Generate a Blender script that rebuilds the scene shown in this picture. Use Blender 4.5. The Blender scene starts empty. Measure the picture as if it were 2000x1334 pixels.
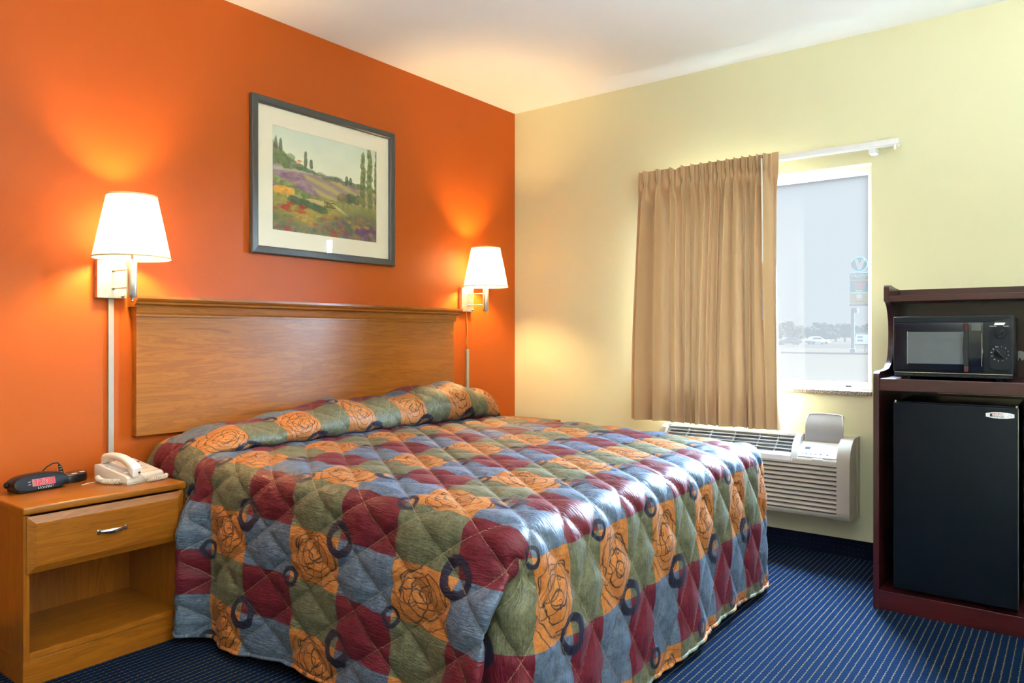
import bpy, bmesh, math, random
import numpy as np
from mathutils import Vector, Matrix
random.seed(7); rng = np.random.default_rng(7)
S = bpy.context.scene
C = S.collection
PI = math.pi

# ------------------------------------------------------------------ camera, world, sun, exposure
cam = bpy.data.objects.new('camera', bpy.data.cameras.new('camera'))
C.objects.link(cam)
YAW = 37.545
cam.location = (-4.159, -3.171, 1.171)
cam.rotation_euler = (PI/2, 0, math.radians(YAW - 90))
cam.data.sensor_width = 36.0
cam.data.lens = 25.845
cam.data.shift_y = -0.0068
cam.data.clip_start = 0.05; cam.data.clip_end = 1500
S.camera = cam

w = bpy.data.worlds.new('overcast_sky'); S.world = w; w.use_nodes = True
bg = w.node_tree.nodes['Background']
bg.inputs[0].default_value = (0.95, 0.97, 1.0, 1); bg.inputs[1].default_value = 0.11

sun = bpy.data.objects.new('sun', bpy.data.lights.new('sun', 'SUN'))
C.objects.link(sun)
sun.data.energy = 200.0; sun.data.color = (0.52, 0.76, 1.0); sun.data.angle = math.radians(85)
SUN_DIR = Vector((-0.80, 0.28, -0.54))
sun.rotation_euler = SUN_DIR.to_track_quat('-Z', 'Y').to_euler()

S.view_settings.view_transform = 'Standard'; S.view_settings.look = 'None'
S.view_settings.gamma = 1.0; S.view_settings.use_curve_mapping = False
S.view_settings.exposure = 1.1
LAMP = 500.0        # bulb emission of the two wall lamps
FILL = 800.0        # emission of the added fill light in the rear of the room

# ------------------------------------------------------------------ helpers
def lin(r, g, b):
    f = lambda c: (c/255/12.92) if c/255 <= 0.04045 else ((c/255+0.055)/1.055)**2.4
    return (f(r), f(g), f(b), 1.0)

class NT:
    def __init__(s, name):
        s.m = bpy.data.materials.new(name); s.m.use_nodes = True
        s.t = s.m.node_tree; s.b = s.t.nodes['Principled BSDF']; s.out = s.t.nodes['Material Output']
    def n(s, typ, **kw):
        x = s.t.nodes.new(typ)
        for k, v in kw.items(): setattr(x, k, v)
        return x
    def put(s, inp, v):
        if isinstance(v, bpy.types.NodeSocket): s.t.links.new(v, inp)
        else: inp.default_value = v
    def math(s, op, a, b=0.0, c=None, clamp=False):
        x = s.n('ShaderNodeMath', operation=op, use_clamp=clamp)
        s.put(x.inputs[0], a); s.put(x.inputs[1], b)
        if c is not None: s.put(x.inputs[2], c)
        return x.outputs[0]
    def mix(s, f, a, b, blend='MIX'):
        x = s.n('ShaderNodeMix', data_type='RGBA', blend_type=blend)
        s.put(x.inputs[0], f); s.put(x.inputs[6], a); s.put(x.inputs[7], b)
        return x.outputs[2]
    def coord(s, kind='Object'):
        return s.n('ShaderNodeTexCoord').outputs[kind]
    def mapping(s, v, scale=(1,1,1), loc=(0,0,0), rot=(0,0,0)):
        x = s.n('ShaderNodeMapping'); s.put(x.inputs[0], v)
        x.inputs[1].default_value = loc; x.inputs[2].default_value = rot; x.inputs[3].default_value = scale
        return x.outputs[0]
    def noise(s, v, scale, detail=2.0, rough=0.5, dist=0.0, out=0):
        x = s.n('ShaderNodeTexNoise'); s.put(x.inputs['Vector'], v)
        x.inputs['Scale'].default_value = scale; x.inputs['Detail'].default_value = detail
        x.inputs['Roughness'].default_value = rough; x.inputs['Distortion'].default_value = dist
        return x.outputs[out]
    def ramp(s, f, stops):
        x = s.n('ShaderNodeValToRGB'); s.put(x.inputs[0], f)
        e = x.color_ramp.elements
        while len(e) < len(stops): e.new(0.5)
        for q, (p, c) in zip(e, stops): q.position = p; q.color = c
        return x.outputs[0]
    def step(s, v, a, b):
        x = s.n('ShaderNodeMapRange', interpolation_type='SMOOTHSTEP')
        s.put(x.inputs[0], v); x.inputs[1].default_value = a; x.inputs[2].default_value = b
        return x.outputs[0]
    def sep(s, v):
        x = s.n('ShaderNodeSeparateXYZ'); s.put(x.inputs[0], v); return x.outputs
    def comb(s, a, b, c=0.0):
        x = s.n('ShaderNodeCombineXYZ')
        for i, v in enumerate((a, b, c)): s.put(x.inputs[i], v)
        return x.outputs[0]
    def bump(s, h, strength=0.3, dist=0.01):
        x = s.n('ShaderNodeBump'); s.put(x.inputs['Height'], h)
        x.inputs['Strength'].default_value = strength; x.inputs['Distance'].default_value = dist
        s.t.links.new(x.outputs[0], s.b.inputs['Normal'])
    def set(s, color=None, rough=None, metal=None, spec=None, coat=None, coat_rough=None, sheen=None, emit=None, estr=None, trans=None, ior=None):
        B = s.b.inputs
        for k, v in (('Base Color', color), ('Roughness', rough), ('Metallic', metal), ('Specular IOR Level', spec), ('Coat Weight', coat), ('Coat Roughness', coat_rough), ('Sheen Weight', sheen), ('Emission Color', emit), ('Emission Strength', estr), ('Transmission Weight', trans), ('IOR', ior)):
            if v is not None: s.put(B[k], v)
        return s.m

def plain(name, col, rough=0.5, metal=0.0, var=0.06, spec=0.5, scale=30, bump=0.0, coat=0.0):
    t = NT(name); nz = t.noise(t.coord(), scale, 3)
    c = t.mix(nz, tuple(x*(1-var) for x in col[:3])+(1,), tuple(min(1, x*(1+var)) for x in col[:3])+(1,))
    if bump: t.bump(nz, bump, 0.003)
    return t.set(c, rough, metal, spec, coat)

def wood(name, dark, mid, light, axis='x', rough=0.34, coat=0.28, cr=0.2, stretch=14):
    t = NT(name); co = t.coord()
    sc = {'x': (1.0, stretch, stretch), 'y': (stretch, 1.0, stretch), 'z': (stretch, stretch, 1.0)}[axis]
    v = t.mapping(co, sc)
    a = t.noise(v, 1.6, 5, 0.6, 1.2)
    fine = t.noise(t.mapping(co, tuple(q*6 if q > 1 else 2 for q in sc)), 2.0, 3, 0.6)
    ringv = t.math('FRACT', t.math('MULTIPLY', a, 7.0))
    ring = t.step(t.math('ABSOLUTE', t.math('SUBTRACT', ringv, 0.5)), 0.0, 0.5)
    c = t.ramp(t.math('ADD', t.math('MULTIPLY', a, 0.75), t.math('MULTIPLY', ring, 0.22)), [(0.25, dark), (0.55, mid), (0.85, light)])
    c = t.mix(t.math('MULTIPLY', t.step(fine, 0.52, 0.75), 0.22), c, dark)
    t.bump(fine, 0.05, 0.001)
    return t.set(c, rough, 0, 0.5, coat, cr)

def root(name, loc, label, cat, group=None, rotz=0.0):
    o = bpy.data.objects.new(name, None); C.objects.link(o)
    o.location = loc; o.rotation_euler = (0, 0, rotz); o.empty_display_size = 0.05
    o['label'] = label; o['category'] = cat
    if group: o['group'] = group
    return o

def tag(o, label=None, cat=None, group=None, kind=None):
    for k, v in (('label', label), ('category', cat), ('group', group), ('kind', kind)):
        if v: o[k] = v
    return o

class MB:
    """collects shapes and links them as ONE mesh object"""
    def __init__(s): s.bm = bmesh.new()
    def box(s, x0, x1, y0, y1, z0, z1, bevel=0.0, seg=2):
        b = bmesh.new(); bmesh.ops.create_cube(b, size=1.0)
        for v in b.verts:
            v.co = Vector((x0 + (v.co.x+.5)*(x1-x0), y0 + (v.co.y+.5)*(y1-y0), z0 + (v.co.z+.5)*(z1-z0)))
        if bevel: bmesh.ops.bevel(b, geom=b.edges[:], offset=bevel, segments=seg, profile=0.5, affect='EDGES')
        return s.add(b)
    def add(s, b, mat=None):
        if mat is not None: bmesh.ops.transform(b, matrix=mat, verts=b.verts[:])
        m = bpy.data.meshes.new('tmp'); b.to_mesh(m); b.free(); s.bm.from_mesh(m); bpy.data.meshes.remove(m)
        return s
    def prism(s, pts, axis, a0, a1, bevel=0.0):
        """pts: 2D outline in the plane of the other two axes (xyz order)"""
        b = bmesh.new(); n = len(pts)
        def P(p, a):
            return {'x': (a, p[0], p[1]), 'y': (p[0], a, p[1]), 'z': (p[0], p[1], a)}[axis]
        lo = [b.verts.new(P(p, a0)) for p in pts]; hi = [b.verts.new(P(p, a1)) for p in pts]
        b.faces.new(lo); b.faces.new(hi[::-1])
        for i in range(n): b.faces.new((lo[i], hi[i], hi[(i+1) % n], lo[(i+1) % n]))
        bmesh.ops.recalc_face_normals(b, faces=b.faces[:])
        if bevel: bmesh.ops.bevel(b, geom=b.edges[:], offset=bevel, segments=2, profile=0.5, affect='EDGES')
        return s.add(b)
    def tube(s, path, r, seg=10, cap=True):
        P = [Vector(p) for p in path]; n = len(P); b = bmesh.new(); rings = []
        rr = r if isinstance(r, (list, tuple)) else [r]*n
        up = Vector((0, 0, 1)); prev = None
        for i in range(n):
            d = (P[min(i+1, n-1)] - P[max(i-1, 0)]).normalized()
            if prev is None:
                a = d.cross(up)
                if a.length < 1e-3: a = d.cross(Vector((1, 0, 0)))
            else: a = prev - d*prev.dot(d)
            a.normalize(); prev = a; c = d.cross(a)
            rings.append([b.verts.new(P[i] + rr[i]*(a*math.cos(2*PI*k/seg) + c*math.sin(2*PI*k/seg))) for k in range(seg)])
        for i in range(n-1):
            for k in range(seg): b.faces.new((rings[i][k], rings[i][(k+1) % seg], rings[i+1][(k+1) % seg], rings[i+1][k]))
        if cap: b.faces.new(rings[0][::-1]); b.faces.new(rings[-1])
        bmesh.ops.recalc_face_normals(b, faces=b.faces[:])
        return s.add(b)
    def lathe(s, prof, cx=0, cy=0, seg=32, axis='z', cap=False):
        b = bmesh.new(); rings = []
        for r, z in prof:
            rings.append([b.verts.new(((cx + r*math.cos(2*PI*k/seg)), (cy + r*math.sin(2*PI*k/seg)), z)) for k in range(seg)])
        for i in range(len(prof)-1):
            for k in range(seg): b.faces.new((rings[i][k], rings[i][(k+1) % seg], rings[i+1][(k+1) % seg], rings[i+1][k]))
        if cap: b.faces.new(rings[0][::-1]); b.faces.new(rings[-1])
        return s.add(b)
    def quad(s, *p):
        b = bmesh.new(); b.faces.new([b.verts.new(q) for q in p]); return s.add(b)
    def move(s, m):
        bmesh.ops.transform(s.bm, matrix=m, verts=s.bm.verts[:]); return s
    def build(s, name, mat, parent=None, smooth=False, off=None, loc=None):
        """coordinates are world ones when off is given (parent's location), else local"""
        if off is not None: bmesh.ops.translate(s.bm, vec=-Vector(off), verts=s.bm.verts[:])
        me = bpy.data.meshes.new(name); s.bm.to_mesh(me); s.bm.free()
        if smooth:
            me.polygons.foreach_set('use_smooth', [True]*len(me.polygons))
            if smooth == 'auto': me.set_sharp_from_angle(angle=math.radians(35))
        me.materials.append(mat)
        o = bpy.data.objects.new(name, me); C.objects.link(o)
        if parent is not None: o.parent = parent
        if loc is not None: o.location = loc
        return o

def copy_tree(o, parent=None):
    c = o.copy(); C.objects.link(c); c.parent = parent
    for ch in list(o.children): copy_tree(ch, c)
    return c

def text_obj(name, body, size, mat, parent, loc, rot, extrude=0.0004, bold=0.0, sx=1.0):
    cu = bpy.data.curves.new('txt', 'FONT'); cu.body = body; cu.size = size; cu.extrude = extrude
    cu.align_x = 'CENTER'; cu.align_y = 'CENTER'; cu.offset = bold
    t = bpy.data.objects.new('txt', cu); C.objects.link(t)
    dg = bpy.context.evaluated_depsgraph_get()
    me = bpy.data.meshes.new_from_object(t.evaluated_get(dg)); me.name = name
    bpy.data.objects.remove(t); bpy.data.curves.remove(cu)
    me.transform(Matrix.Diagonal((sx, 1, 1, 1)))
    me.materials.clear(); me.materials.append(mat)
    o = bpy.data.objects.new(name, me); C.objects.link(o)
    o.parent = parent; o.location = loc; o.rotation_euler = rot
    return o

def grid_obj(name, X, mat, parent=None, uv=None, smooth=True, loc=(0,0,0), col=None):
    """X: (n,m,3) array -> grid mesh"""
    n, m, _ = X.shape
    me = bpy.data.meshes.new(name)
    idx = np.arange(n*m).reshape(n, m)
    f = np.stack([idx[:-1,:-1], idx[1:,:-1], idx[1:,1:], idx[:-1,1:]], -1).reshape(-1, 4)
    return np_mesh(name, X.reshape(-1, 3), f, mat, parent, None if uv is None else uv.reshape(-1, 2), smooth, loc, col)

def np_mesh(name, V, F, mat, parent=None, uv=None, smooth=True, loc=(0,0,0), col=None):
    me = bpy.data.meshes.new(name)
    nv, nf = len(V), len(F)
    me.vertices.add(nv); me.vertices.foreach_set('co', np.ascontiguousarray(V, dtype=np.float32).ravel())
    me.loops.add(nf*4); me.loops.foreach_set('vertex_index', F.astype(np.int32).ravel())
    me.polygons.add(nf); me.polygons.foreach_set('loop_start', np.arange(0, nf*4, 4, dtype=np.int32))
    me.polygons.foreach_set('use_smooth', np.full(nf, bool(smooth)))
    me.update(calc_edges=True)
    if uv is not None:
        l = me.uv_layers.new(name='UVMap'); l.data.foreach_set('uv', uv[F.ravel()].astype(np.float32).ravel())
    if col is not None:
        a = me.color_attributes.new('paint', 'FLOAT_COLOR', 'POINT'); a.data.foreach_set('color', col.astype(np.float32).ravel())
    me.materials.append(mat)
    o = bpy.data.objects.new(name, me); C.objects.link(o); o.location = loc
    if parent is not None: o.parent = parent
    return o

# ------------------------------------------------------------------ materials
def wall_paint(name, col, rough=0.45, spec=0.4):
    t = NT(name); co = t.coord()
    n1 = t.noise(co, 220, 2); n2 = t.noise(co, 1.3, 2)
    c = t.mix(n2, tuple(x*0.96 for x in col[:3])+(1,), tuple(min(1, x*1.03) for x in col[:3])+(1,))
    t.bump(n1, 0.22, 0.0015)
    return t.set(c, rough, 0, spec)
M_orange = wall_paint('orange_paint', (0.455, 0.086, 0.0065), 0.45, 0.28)
M_yellow = wall_paint('cream_paint', (0.71, 0.68, 0.445), 0.65)
M_ceil = wall_paint('ceiling_paint', (0.90, 0.93, 0.95), 0.85, 0.1)
M_reveal = wall_paint('reveal_paint', (0.85, 0.83, 0.72), 0.6)

def carpet():
    t = NT('carpet'); co = t.coord(); x, y, z = t.sep(co)
    wob = t.math('MULTIPLY', t.math('SUBTRACT', t.noise(co, 60, 2), 0.5), 0.006)
    ly = t.math('ABSOLUTE', t.math('SUBTRACT', t.math('FRACT', t.math('DIVIDE', t.math('ADD', y, wob), 0.0245)), 0.5))
    lx = t.math('ABSOLUTE', t.math('SUBTRACT', t.math('FRACT', t.math('DIVIDE', t.math('ADD', x, wob), 0.0200)), 0.5))
    # y-lines (run along x), thicker at the stitches
    dot = t.step(lx, 0.34, 0.47)
    wid = t.math('ADD', 0.435, t.math('MULTIPLY', dot, -0.10))
    line = t.step(t.math('SUBTRACT', ly, wid), 0.0, 0.05)
    dark = t.step(lx, 0.40, 0.47)
    nz = t.noise(co, 350, 2)
    base = t.mix(nz, (0.0011, 0.0055, 0.016, 1), (0.003, 0.0145, 0.047, 1))
    base = t.mix(t.math('MULTIPLY', dark, 0.75), base, (0.006, 0.010, 0.03, 1))
    tan = t.mix(nz, (0.060, 0.046, 0.017, 1), (0.16, 0.12, 0.048, 1))
    tan = t.mix(dot, t.mix(0.35, tan, (0.10, 0.10, 0.09, 1)), tan)
    c = t.mix(line, base, tan)
    h = t.math('ADD', t.math('MULTIPLY', nz, 0.6), t.math('MULTIPLY', t.math('SUBTRACT', 1.0, dark), 0.5))
    t.bump(h, 0.6, 0.004)
    return t.set(c, 0.95, 0, 0.03)
M_carpet = carpet()
def carpet_base():
    t = NT('carpet_skirting'); co = t.coord(); x, y, z = t.sep(co)
    ly = t.step(t.math('ABSOLUTE', t.math('SUBTRACT', t.math('FRACT', t.math('DIVIDE', t.math('ADD', x, y), 0.0245)), 0.5)), 0.42, 0.48)
    lz = t.step(t.math('ABSOLUTE', t.math('SUBTRACT', t.math('FRACT', t.math('DIVIDE', z, 0.0245)), 0.5)), 0.40, 0.48)
    nz = t.noise(co, 300, 2)
    base = t.mix(nz, (0.002, 0.004, 0.011, 1), (0.005, 0.009, 0.024, 1))
    c = t.mix(t.math('MULTIPLY', ly, lz), base, (0.09, 0.075, 0.045, 1))
    t.bump(nz, 0.5, 0.003)
    return t.set(c, 0.95, 0, 0.1)
M_skirt = carpet_base()

HON = ((0.23, 0.065, 0.0035, 1), (0.33, 0.103, 0.006, 1), (0.42, 0.140, 0.010, 1))
M_wood_x = wood('honey_wood_lengthwise', *HON, axis='x')
M_wood_z = wood('honey_wood_upright', *HON, axis='z')
M_wood_y = wood('honey_wood_depthwise', *HON, axis='y')
MAH = ((0.020, 0.002, 0.003, 1), (0.042, 0.0035, 0.005, 1), (0.065, 0.007, 0.007, 1))
M_mah_y = wood('mahogany_along', *MAH, axis='y', rough=0.3, coat=0.15, stretch=20)
M_mah_z = wood('mahogany_upright', *MAH, axis='z', rough=0.3, coat=0.15, stretch=20)
M_nickel = plain('brushed_nickel', (0.66, 0.63, 0.57), 0.34, 0.9, 0.05)
M_pewter = plain('pewter', (0.55, 0.54, 0.52), 0.25, 1.0, 0.05)
M_chrome = plain('chrome', (0.8, 0.8, 0.8), 0.12, 1.0, 0.02)
M_cover = plain('grey_cord_cover', (0.40, 0.36, 0.30), 0.45, 0.2)
M_cord = plain('orange_painted_cord', (0.75, 0.30, 0.05), 0.5)
M_white = plain('white_plastic', (0.80, 0.80, 0.80), 0.35)
M_vinyl = plain('window_vinyl', (0.82, 0.85, 0.88), 0.35)
M_black = plain('black_plastic', (0.008, 0.010, 0.016), 0.32, 0, 0.1, 0.22)
M_blackm = plain('black_matte', (0.010, 0.010, 0.012), 0.6, 0, 0.1)
M_blackg = plain('black_gloss', (0.007, 0.009, 0.015), 0.08, 0, 0.1, 0.35)
M_fridge = plain('fridge_black', (0.004, 0.006, 0.010), 0.36, 0, 0.25, 0.12, 400, 0.25)
M_beige = plain('phone_beige', (0.72, 0.62, 0.53), 0.38, 0, 0.03)
M_beige2 = plain('phone_face_beige', (0.66, 0.57, 0.47), 0.45, 0, 0.03)
M_red = plain('red_plastic', (0.35, 0.02, 0.03), 0.3)
M_accase = plain('air_conditioner_beige', (0.46, 0.41, 0.33), 0.42, 0, 0.03)
M_aclight = plain('air_conditioner_white', (0.78, 0.78, 0.76), 0.4, 0, 0.02)
M_acdark = plain('air_conditioner_dark', (0.035, 0.04, 0.05), 0.5)
M_acgrey = plain('air_conditioner_grey', (0.38, 0.37, 0.36), 0.4)
M_acbutton = plain('air_conditioner_button', (0.22, 0.26, 0.36), 0.4)
M_grip = plain('microwave_grip', (0.09, 0.09, 0.08), 0.3)
M_frame = plain('picture_frame_charcoal', (0.055, 0.058, 0.062), 0.35, 0, 0.2)
M_mat = plain('picture_mat_cream', (0.86, 0.80, 0.66), 0.8, 0, 0.02)
M_ivory = plain('lining_cloth', (0.75, 0.72, 0.64), 0.9, 0, 0.03)
M_ink = plain('ink_navy', (0.02, 0.03, 0.15), 0.5)
M_print_white = plain('print_white', (0.85, 0.85, 0.85), 0.5)
M_print_red = plain('print_red', (0.45, 0.03, 0.04), 0.5)
M_amber = plain('glossy_burgundy', (0.035, 0.004, 0.006), 0.08)

def granite():
    t = NT('granite'); co = t.coord()
    n = t.noise(co, 190, 3, 0.7); n2 = t.noise(co, 420, 2, 0.7)
    c = t.ramp(n, [(0.36, (0.03, 0.025, 0.02, 1)), (0.5, (0.30, 0.24, 0.18, 1)), (0.66, (0.62, 0.55, 0.46, 1))])
    c = t.mix(t.step(n2, 0.60, 0.66), c, (0.04, 0.03, 0.03, 1))
    return t.set(c, 0.2, 0, 0.5)
M_granite = granite()

def pane_mat():
    t = NT('glare_veil_pane')
    tr = t.n('ShaderNodeBsdfTransparent'); tr.inputs[0].default_value = (0.97, 0.985, 1, 1)
    tl = t.n('ShaderNodeBsdfTranslucent')
    nz = t.noise(t.coord(), 2.0, 2)
    t.put(tl.inputs[0], t.mix(nz, (0.96, 0.74, 0.60, 1), (1.0, 0.78, 0.64, 1)))
    gl = t.n('ShaderNodeBsdfGlossy'); gl.inputs['Roughness'].default_value = 0.02
    m1 = t.n('ShaderNodeMixShader'); m1.inputs[0].default_value = 0.0056  # translucent share puts the veil of overexposed window glare into the pane
    t.t.links.new(tr.outputs[0], m1.inputs[1]); t.t.links.new(tl.outputs[0], m1.inputs[2])
    m2 = t.n('ShaderNodeMixShader'); m2.inputs[0].default_value = 0.004
    t.t.links.new(m1.outputs[0], m2.inputs[1]); t.t.links.new(gl.outputs[0], m2.inputs[2])
    t.t.links.new(m2.outputs[0], t.out.inputs[0])
    return t.m
M_pane = pane_mat()
def pic_glass():
    t = NT('picture_glass')
    tr = t.n('ShaderNodeBsdfTransparent'); gl = t.n('ShaderNodeBsdfGlossy'); gl.inputs['Roughness'].default_value = 0.01
    fr = t.n('ShaderNodeFresnel'); fr.inputs[0].default_value = 1.5
    bf = t.n('ShaderNodeNewGeometry').outputs['Backfacing']; frs = t.math('MULTIPLY', fr.outputs[0], t.math('SUBTRACT', 1.0, bf))
    m = t.n('ShaderNodeMixShader'); t.t.links.new(frs, m.inputs[0])
    t.t.links.new(tr.outputs[0], m.inputs[1]); t.t.links.new(gl.outputs[0], m.inputs[2])
    t.t.links.new(m.outputs[0], t.out.inputs[0]); return t.m
M_picglass = pic_glass()
def shade_mat():
    t = NT('lamp_shade_cloth')
    nz = t.noise(t.mapping(t.coord(), (400, 400, 120)), 1.0, 2)
    c = t.mix(nz, (0.74, 0.71, 0.64, 1), (0.80, 0.77, 0.70, 1))
    d = t.n('ShaderNodeBsdfDiffuse'); t.put(d.inputs[0], c)
    l = t.n('ShaderNodeBsdfTranslucent'); t.put(l.inputs[0], c)
    m = t.n('ShaderNodeMixShader'); m.inputs[0].default_value = 0.5
    t.t.links.new(d.outputs[0], m.inputs[1]); t.t.links.new(l.outputs[0], m.inputs[2]); t.t.links.new(m.outputs[0], t.out.inputs[0])
    return t.m
M_shade = shade_mat()
M_tape = plain('shade_tape', (0.72, 0.58, 0.34), 0.7)
M_bowl = shade_mat(); M_bowl.name = 'fill_bowl'  # bowl of the added fill light
for _n in M_bowl.node_tree.nodes:
    if _n.type == 'MIX_SHADER': _n.inputs[0].default_value = 0.15
def emit(name, col, s):
    t = NT(name); e = t.n('ShaderNodeEmission'); e.inputs[0].default_value = col; e.inputs[1].default_value = s
    t.t.links.new(e.outputs[0], t.out.inputs[0]); return t.m
M_bulb = emit('glowing_bulb', (1.0, 0.66, 0.30, 1), LAMP)
M_fill = emit('fill_glow', (0.86, 0.95, 1.0, 1), FILL)  # glow of the added fill light
M_led = emit('red_led', (1.0, 0.02, 0.05, 1), 1.1)

# ------------------------------------------------------------------ the room
H = 2.74; XW = -5.7; YF = -5.3; T = 0.15
WY0, WY1, WZ0, WZ1 = -1.10, -2.326, 0.876, 2.063      # window opening
def struct(name, mb, mat, label=None, smooth=False):
    o = mb.build(name, mat, None, smooth); o['kind'] = 'structure'
    if label: o['label'] = label; o['category'] = name.split('_')[0]
    return o
floor = struct('floor', MB().box(XW-T, T, YF-T, T, -0.2, 0.0), M_carpet, 'navy blue carpet with rows of tan stitches across the room')
ceiling = struct('ceiling', MB().box(XW-T, T, YF-T, T, H, H+0.2), M_ceil, 'plain white painted ceiling above the bed')
struct('wall_back', MB().box(XW-T, 0.0, 0.0, T, 0, H), M_orange, 'bright orange accent wall behind the headboard')
b = MB()
b.box(0, T, YF, WY1, 0, H); b.box(0, T, WY0, T, 0, H); b.box(0, T, WY1, WY0, 0, WZ0-0.022); b.box(0, T, WY1, WY0, WZ1, H)
struct('wall_right', b, M_yellow, 'pale cream yellow wall holding the window')
struct('wall_left', MB().box(XW-T, XW, YF, 0, 0, H), M_yellow, 'cream wall at the far left beyond the nightstand')
struct('wall_front', MB().box(XW-T, T, YF-T, YF, 0, H), M_yellow, 'cream wall facing the orange wall across the room')
struct('baseboard_right', MB().box(-0.012, 0, YF, -0.0, 0, 0.092, 0.002), M_skirt, 'dark carpet strip skirting the cream window wall')
struct('baseboard_back', MB().box(XW, -0.0125, -0.012, 0, 0, 0.092, 0.002), M_skirt, 'dark carpet strip skirting the orange wall')

win = root('window_1', (0.1, (WY0+WY1)/2, WZ0), 'wide white framed window half covered by the tan curtain', 'window'); win['kind'] = 'structure'
WL = Vector(win.location)
fx0, fx1 = 0.085, 0.135
b = MB().box(fx0, fx1, WY1, WY0, WZ0, WZ0+0.036, 0.003).box(fx0, fx1, WY1, WY0, WZ1-0.036, WZ1, 0.003)
b.box(fx0, fx1, WY1, WY1+0.034, WZ0+0.036, WZ1-0.036, 0.003).box(fx0, fx1, WY0-0.034, WY0, WZ0+0.036, WZ1-0.036, 0.003)
b.box(fx0, fx1, -1.735, -1.69, WZ0+0.036, WZ1-0.036, 0.003)
b.build('window_frame', M_vinyl, win, off=WL)
for y0, y1 in ((WY1+0.034, -1.735), (-1.69, WY0-0.034)):
    MB().box(0.108, 0.112, y0, y1, WZ0+0.036, WZ1-0.036).build('pane', M_pane, win, off=WL)
MB().box(0.083, 0.086, -2.21, -2.18, WZ0+0.012, WZ0+0.02, 0.001).build('latch', M_acdark, win, off=WL)
MB().box(-0.022, 0.09, WY1-0.004, WY0+0.004, WZ0-0.022, WZ0, 0.003).build('window_sill', M_granite, win, off=WL)

# unseen fill light added behind the camera, torchiere-shaped, to brighten ceiling and room
cl = root('fill_uplight', (-3.3, -4.05, 0), 'added fill light shaped as a short torchiere in rear of room', 'fill light')
MB().lathe([(0, 0), (0.15, 0), (0.15, 0.012), (0.03, 0.03), (0, 0.031)], seg=40).build('base', M_nickel, cl, True)
MB().lathe([(0.012, 0.03), (0.012, 0.80), (0.03, 0.81), (0.03, 0.84)], seg=20).build('pole', M_nickel, cl, True)
MB().lathe([(0.0, 0.84), (0.08, 0.845), (0.15, 0.88), (0.19, 0.94), (0.20, 1.00)], seg=40).build('bowl', M_bowl, cl, True)
MB().lathe([(0.14*math.sin(PI/2*k/6), 0.92+0.03*math.cos(PI/2*k/6)) for k in range(7)], seg=32).build('fill_disc', M_fill, cl, True)

# ------------------------------------------------------------------ headboard (hung on the orange wall)
HX0, HX1 = -2.675, -0.690
hb = root('headboard', (-1.683, 0, 0.742), 'wide honey wood headboard with moulded top on orange wall', 'headboard')
hl = Vector(hb.location)
MB().box(HX0, HX1, -0.042, -0.003, 0.742, 1.262, 0.003).build('panel', M_wood_x, hb, off=hl)
MB().prism([(-0.003, 1.248), (-0.052, 1.248), (-0.052, 1.256), (-0.056, 1.264), (-0.060, 1.287), (-0.003, 1.287)], 'x', HX0-0.006, HX1+0.006).build('lower_moulding', M_wood_x, hb, off=hl)
MB().prism([(-0.003, 1.287), (-0.062, 1.287), (-0.064, 1.293), (-0.072, 1.298), (-0.080, 1.300), (-0.082, 1.308), (-0.090, 1.314), (-0.096, 1.322), (-0.096, 1.333), (-0.003, 1.333)], 'x', HX0-0.018, HX1+0.024).build('crown_moulding', M_wood_x, hb, off=hl)

# ------------------------------------------------------------------ framed picture
PX0, PX1, PZ0, PZ1 = -2.119, -1.185, 1.567, 2.337
pic = root('framed_picture', ((PX0+PX1)/2, 0, PZ0), 'landscape painting in charcoal frame with cream mat above headboard', 'picture')
pl = Vector(pic.location)
def frame_ring(x0, x1, z0, z1, wd, prof):
    """mitred frame; prof = list of (inset, y)"""
    b = bmesh.new(); rings = []
    for ins, y in prof:
        rings.append([b.verts.new(p) for p in ((x0+ins, y, z0+ins), (x1-ins, y, z0+ins), (x1-ins, y, z1-ins), (x0+ins, y, z1-ins))])
    n = len(rings)
    for i in range(n):
        a, c = rings[i], rings[(i+1) % n]
        for k in range(4): b.faces.new((a[k], a[(k+1) % 4], c[(k+1) % 4], c[k]))
    bmesh.ops.recalc_face_normals(b, faces=b.faces[:])
    return MB().add(b)
frame_ring(PX0, PX1, PZ0, PZ1, 0.04, [(0, -0.002), (0, -0.028), (0.004, -0.032), (0.030, -0.030), (0.038, -0.022), (0.038, -0.002)]).build('frame', M_frame, pic, off=pl)
AX0, AX1, AZ0, AZ1 = -1.995, -1.295, 1.686, 2.227
frame_ring(PX0+0.036, PX1-0.036, PZ0+0.036, PZ1-0.036, 0.1, [(0, -0.008), (0, -0.012), (0.088, -0.012), (0.091, -0.009)]).build('mat_board', M_mat, pic, off=pl)

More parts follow.
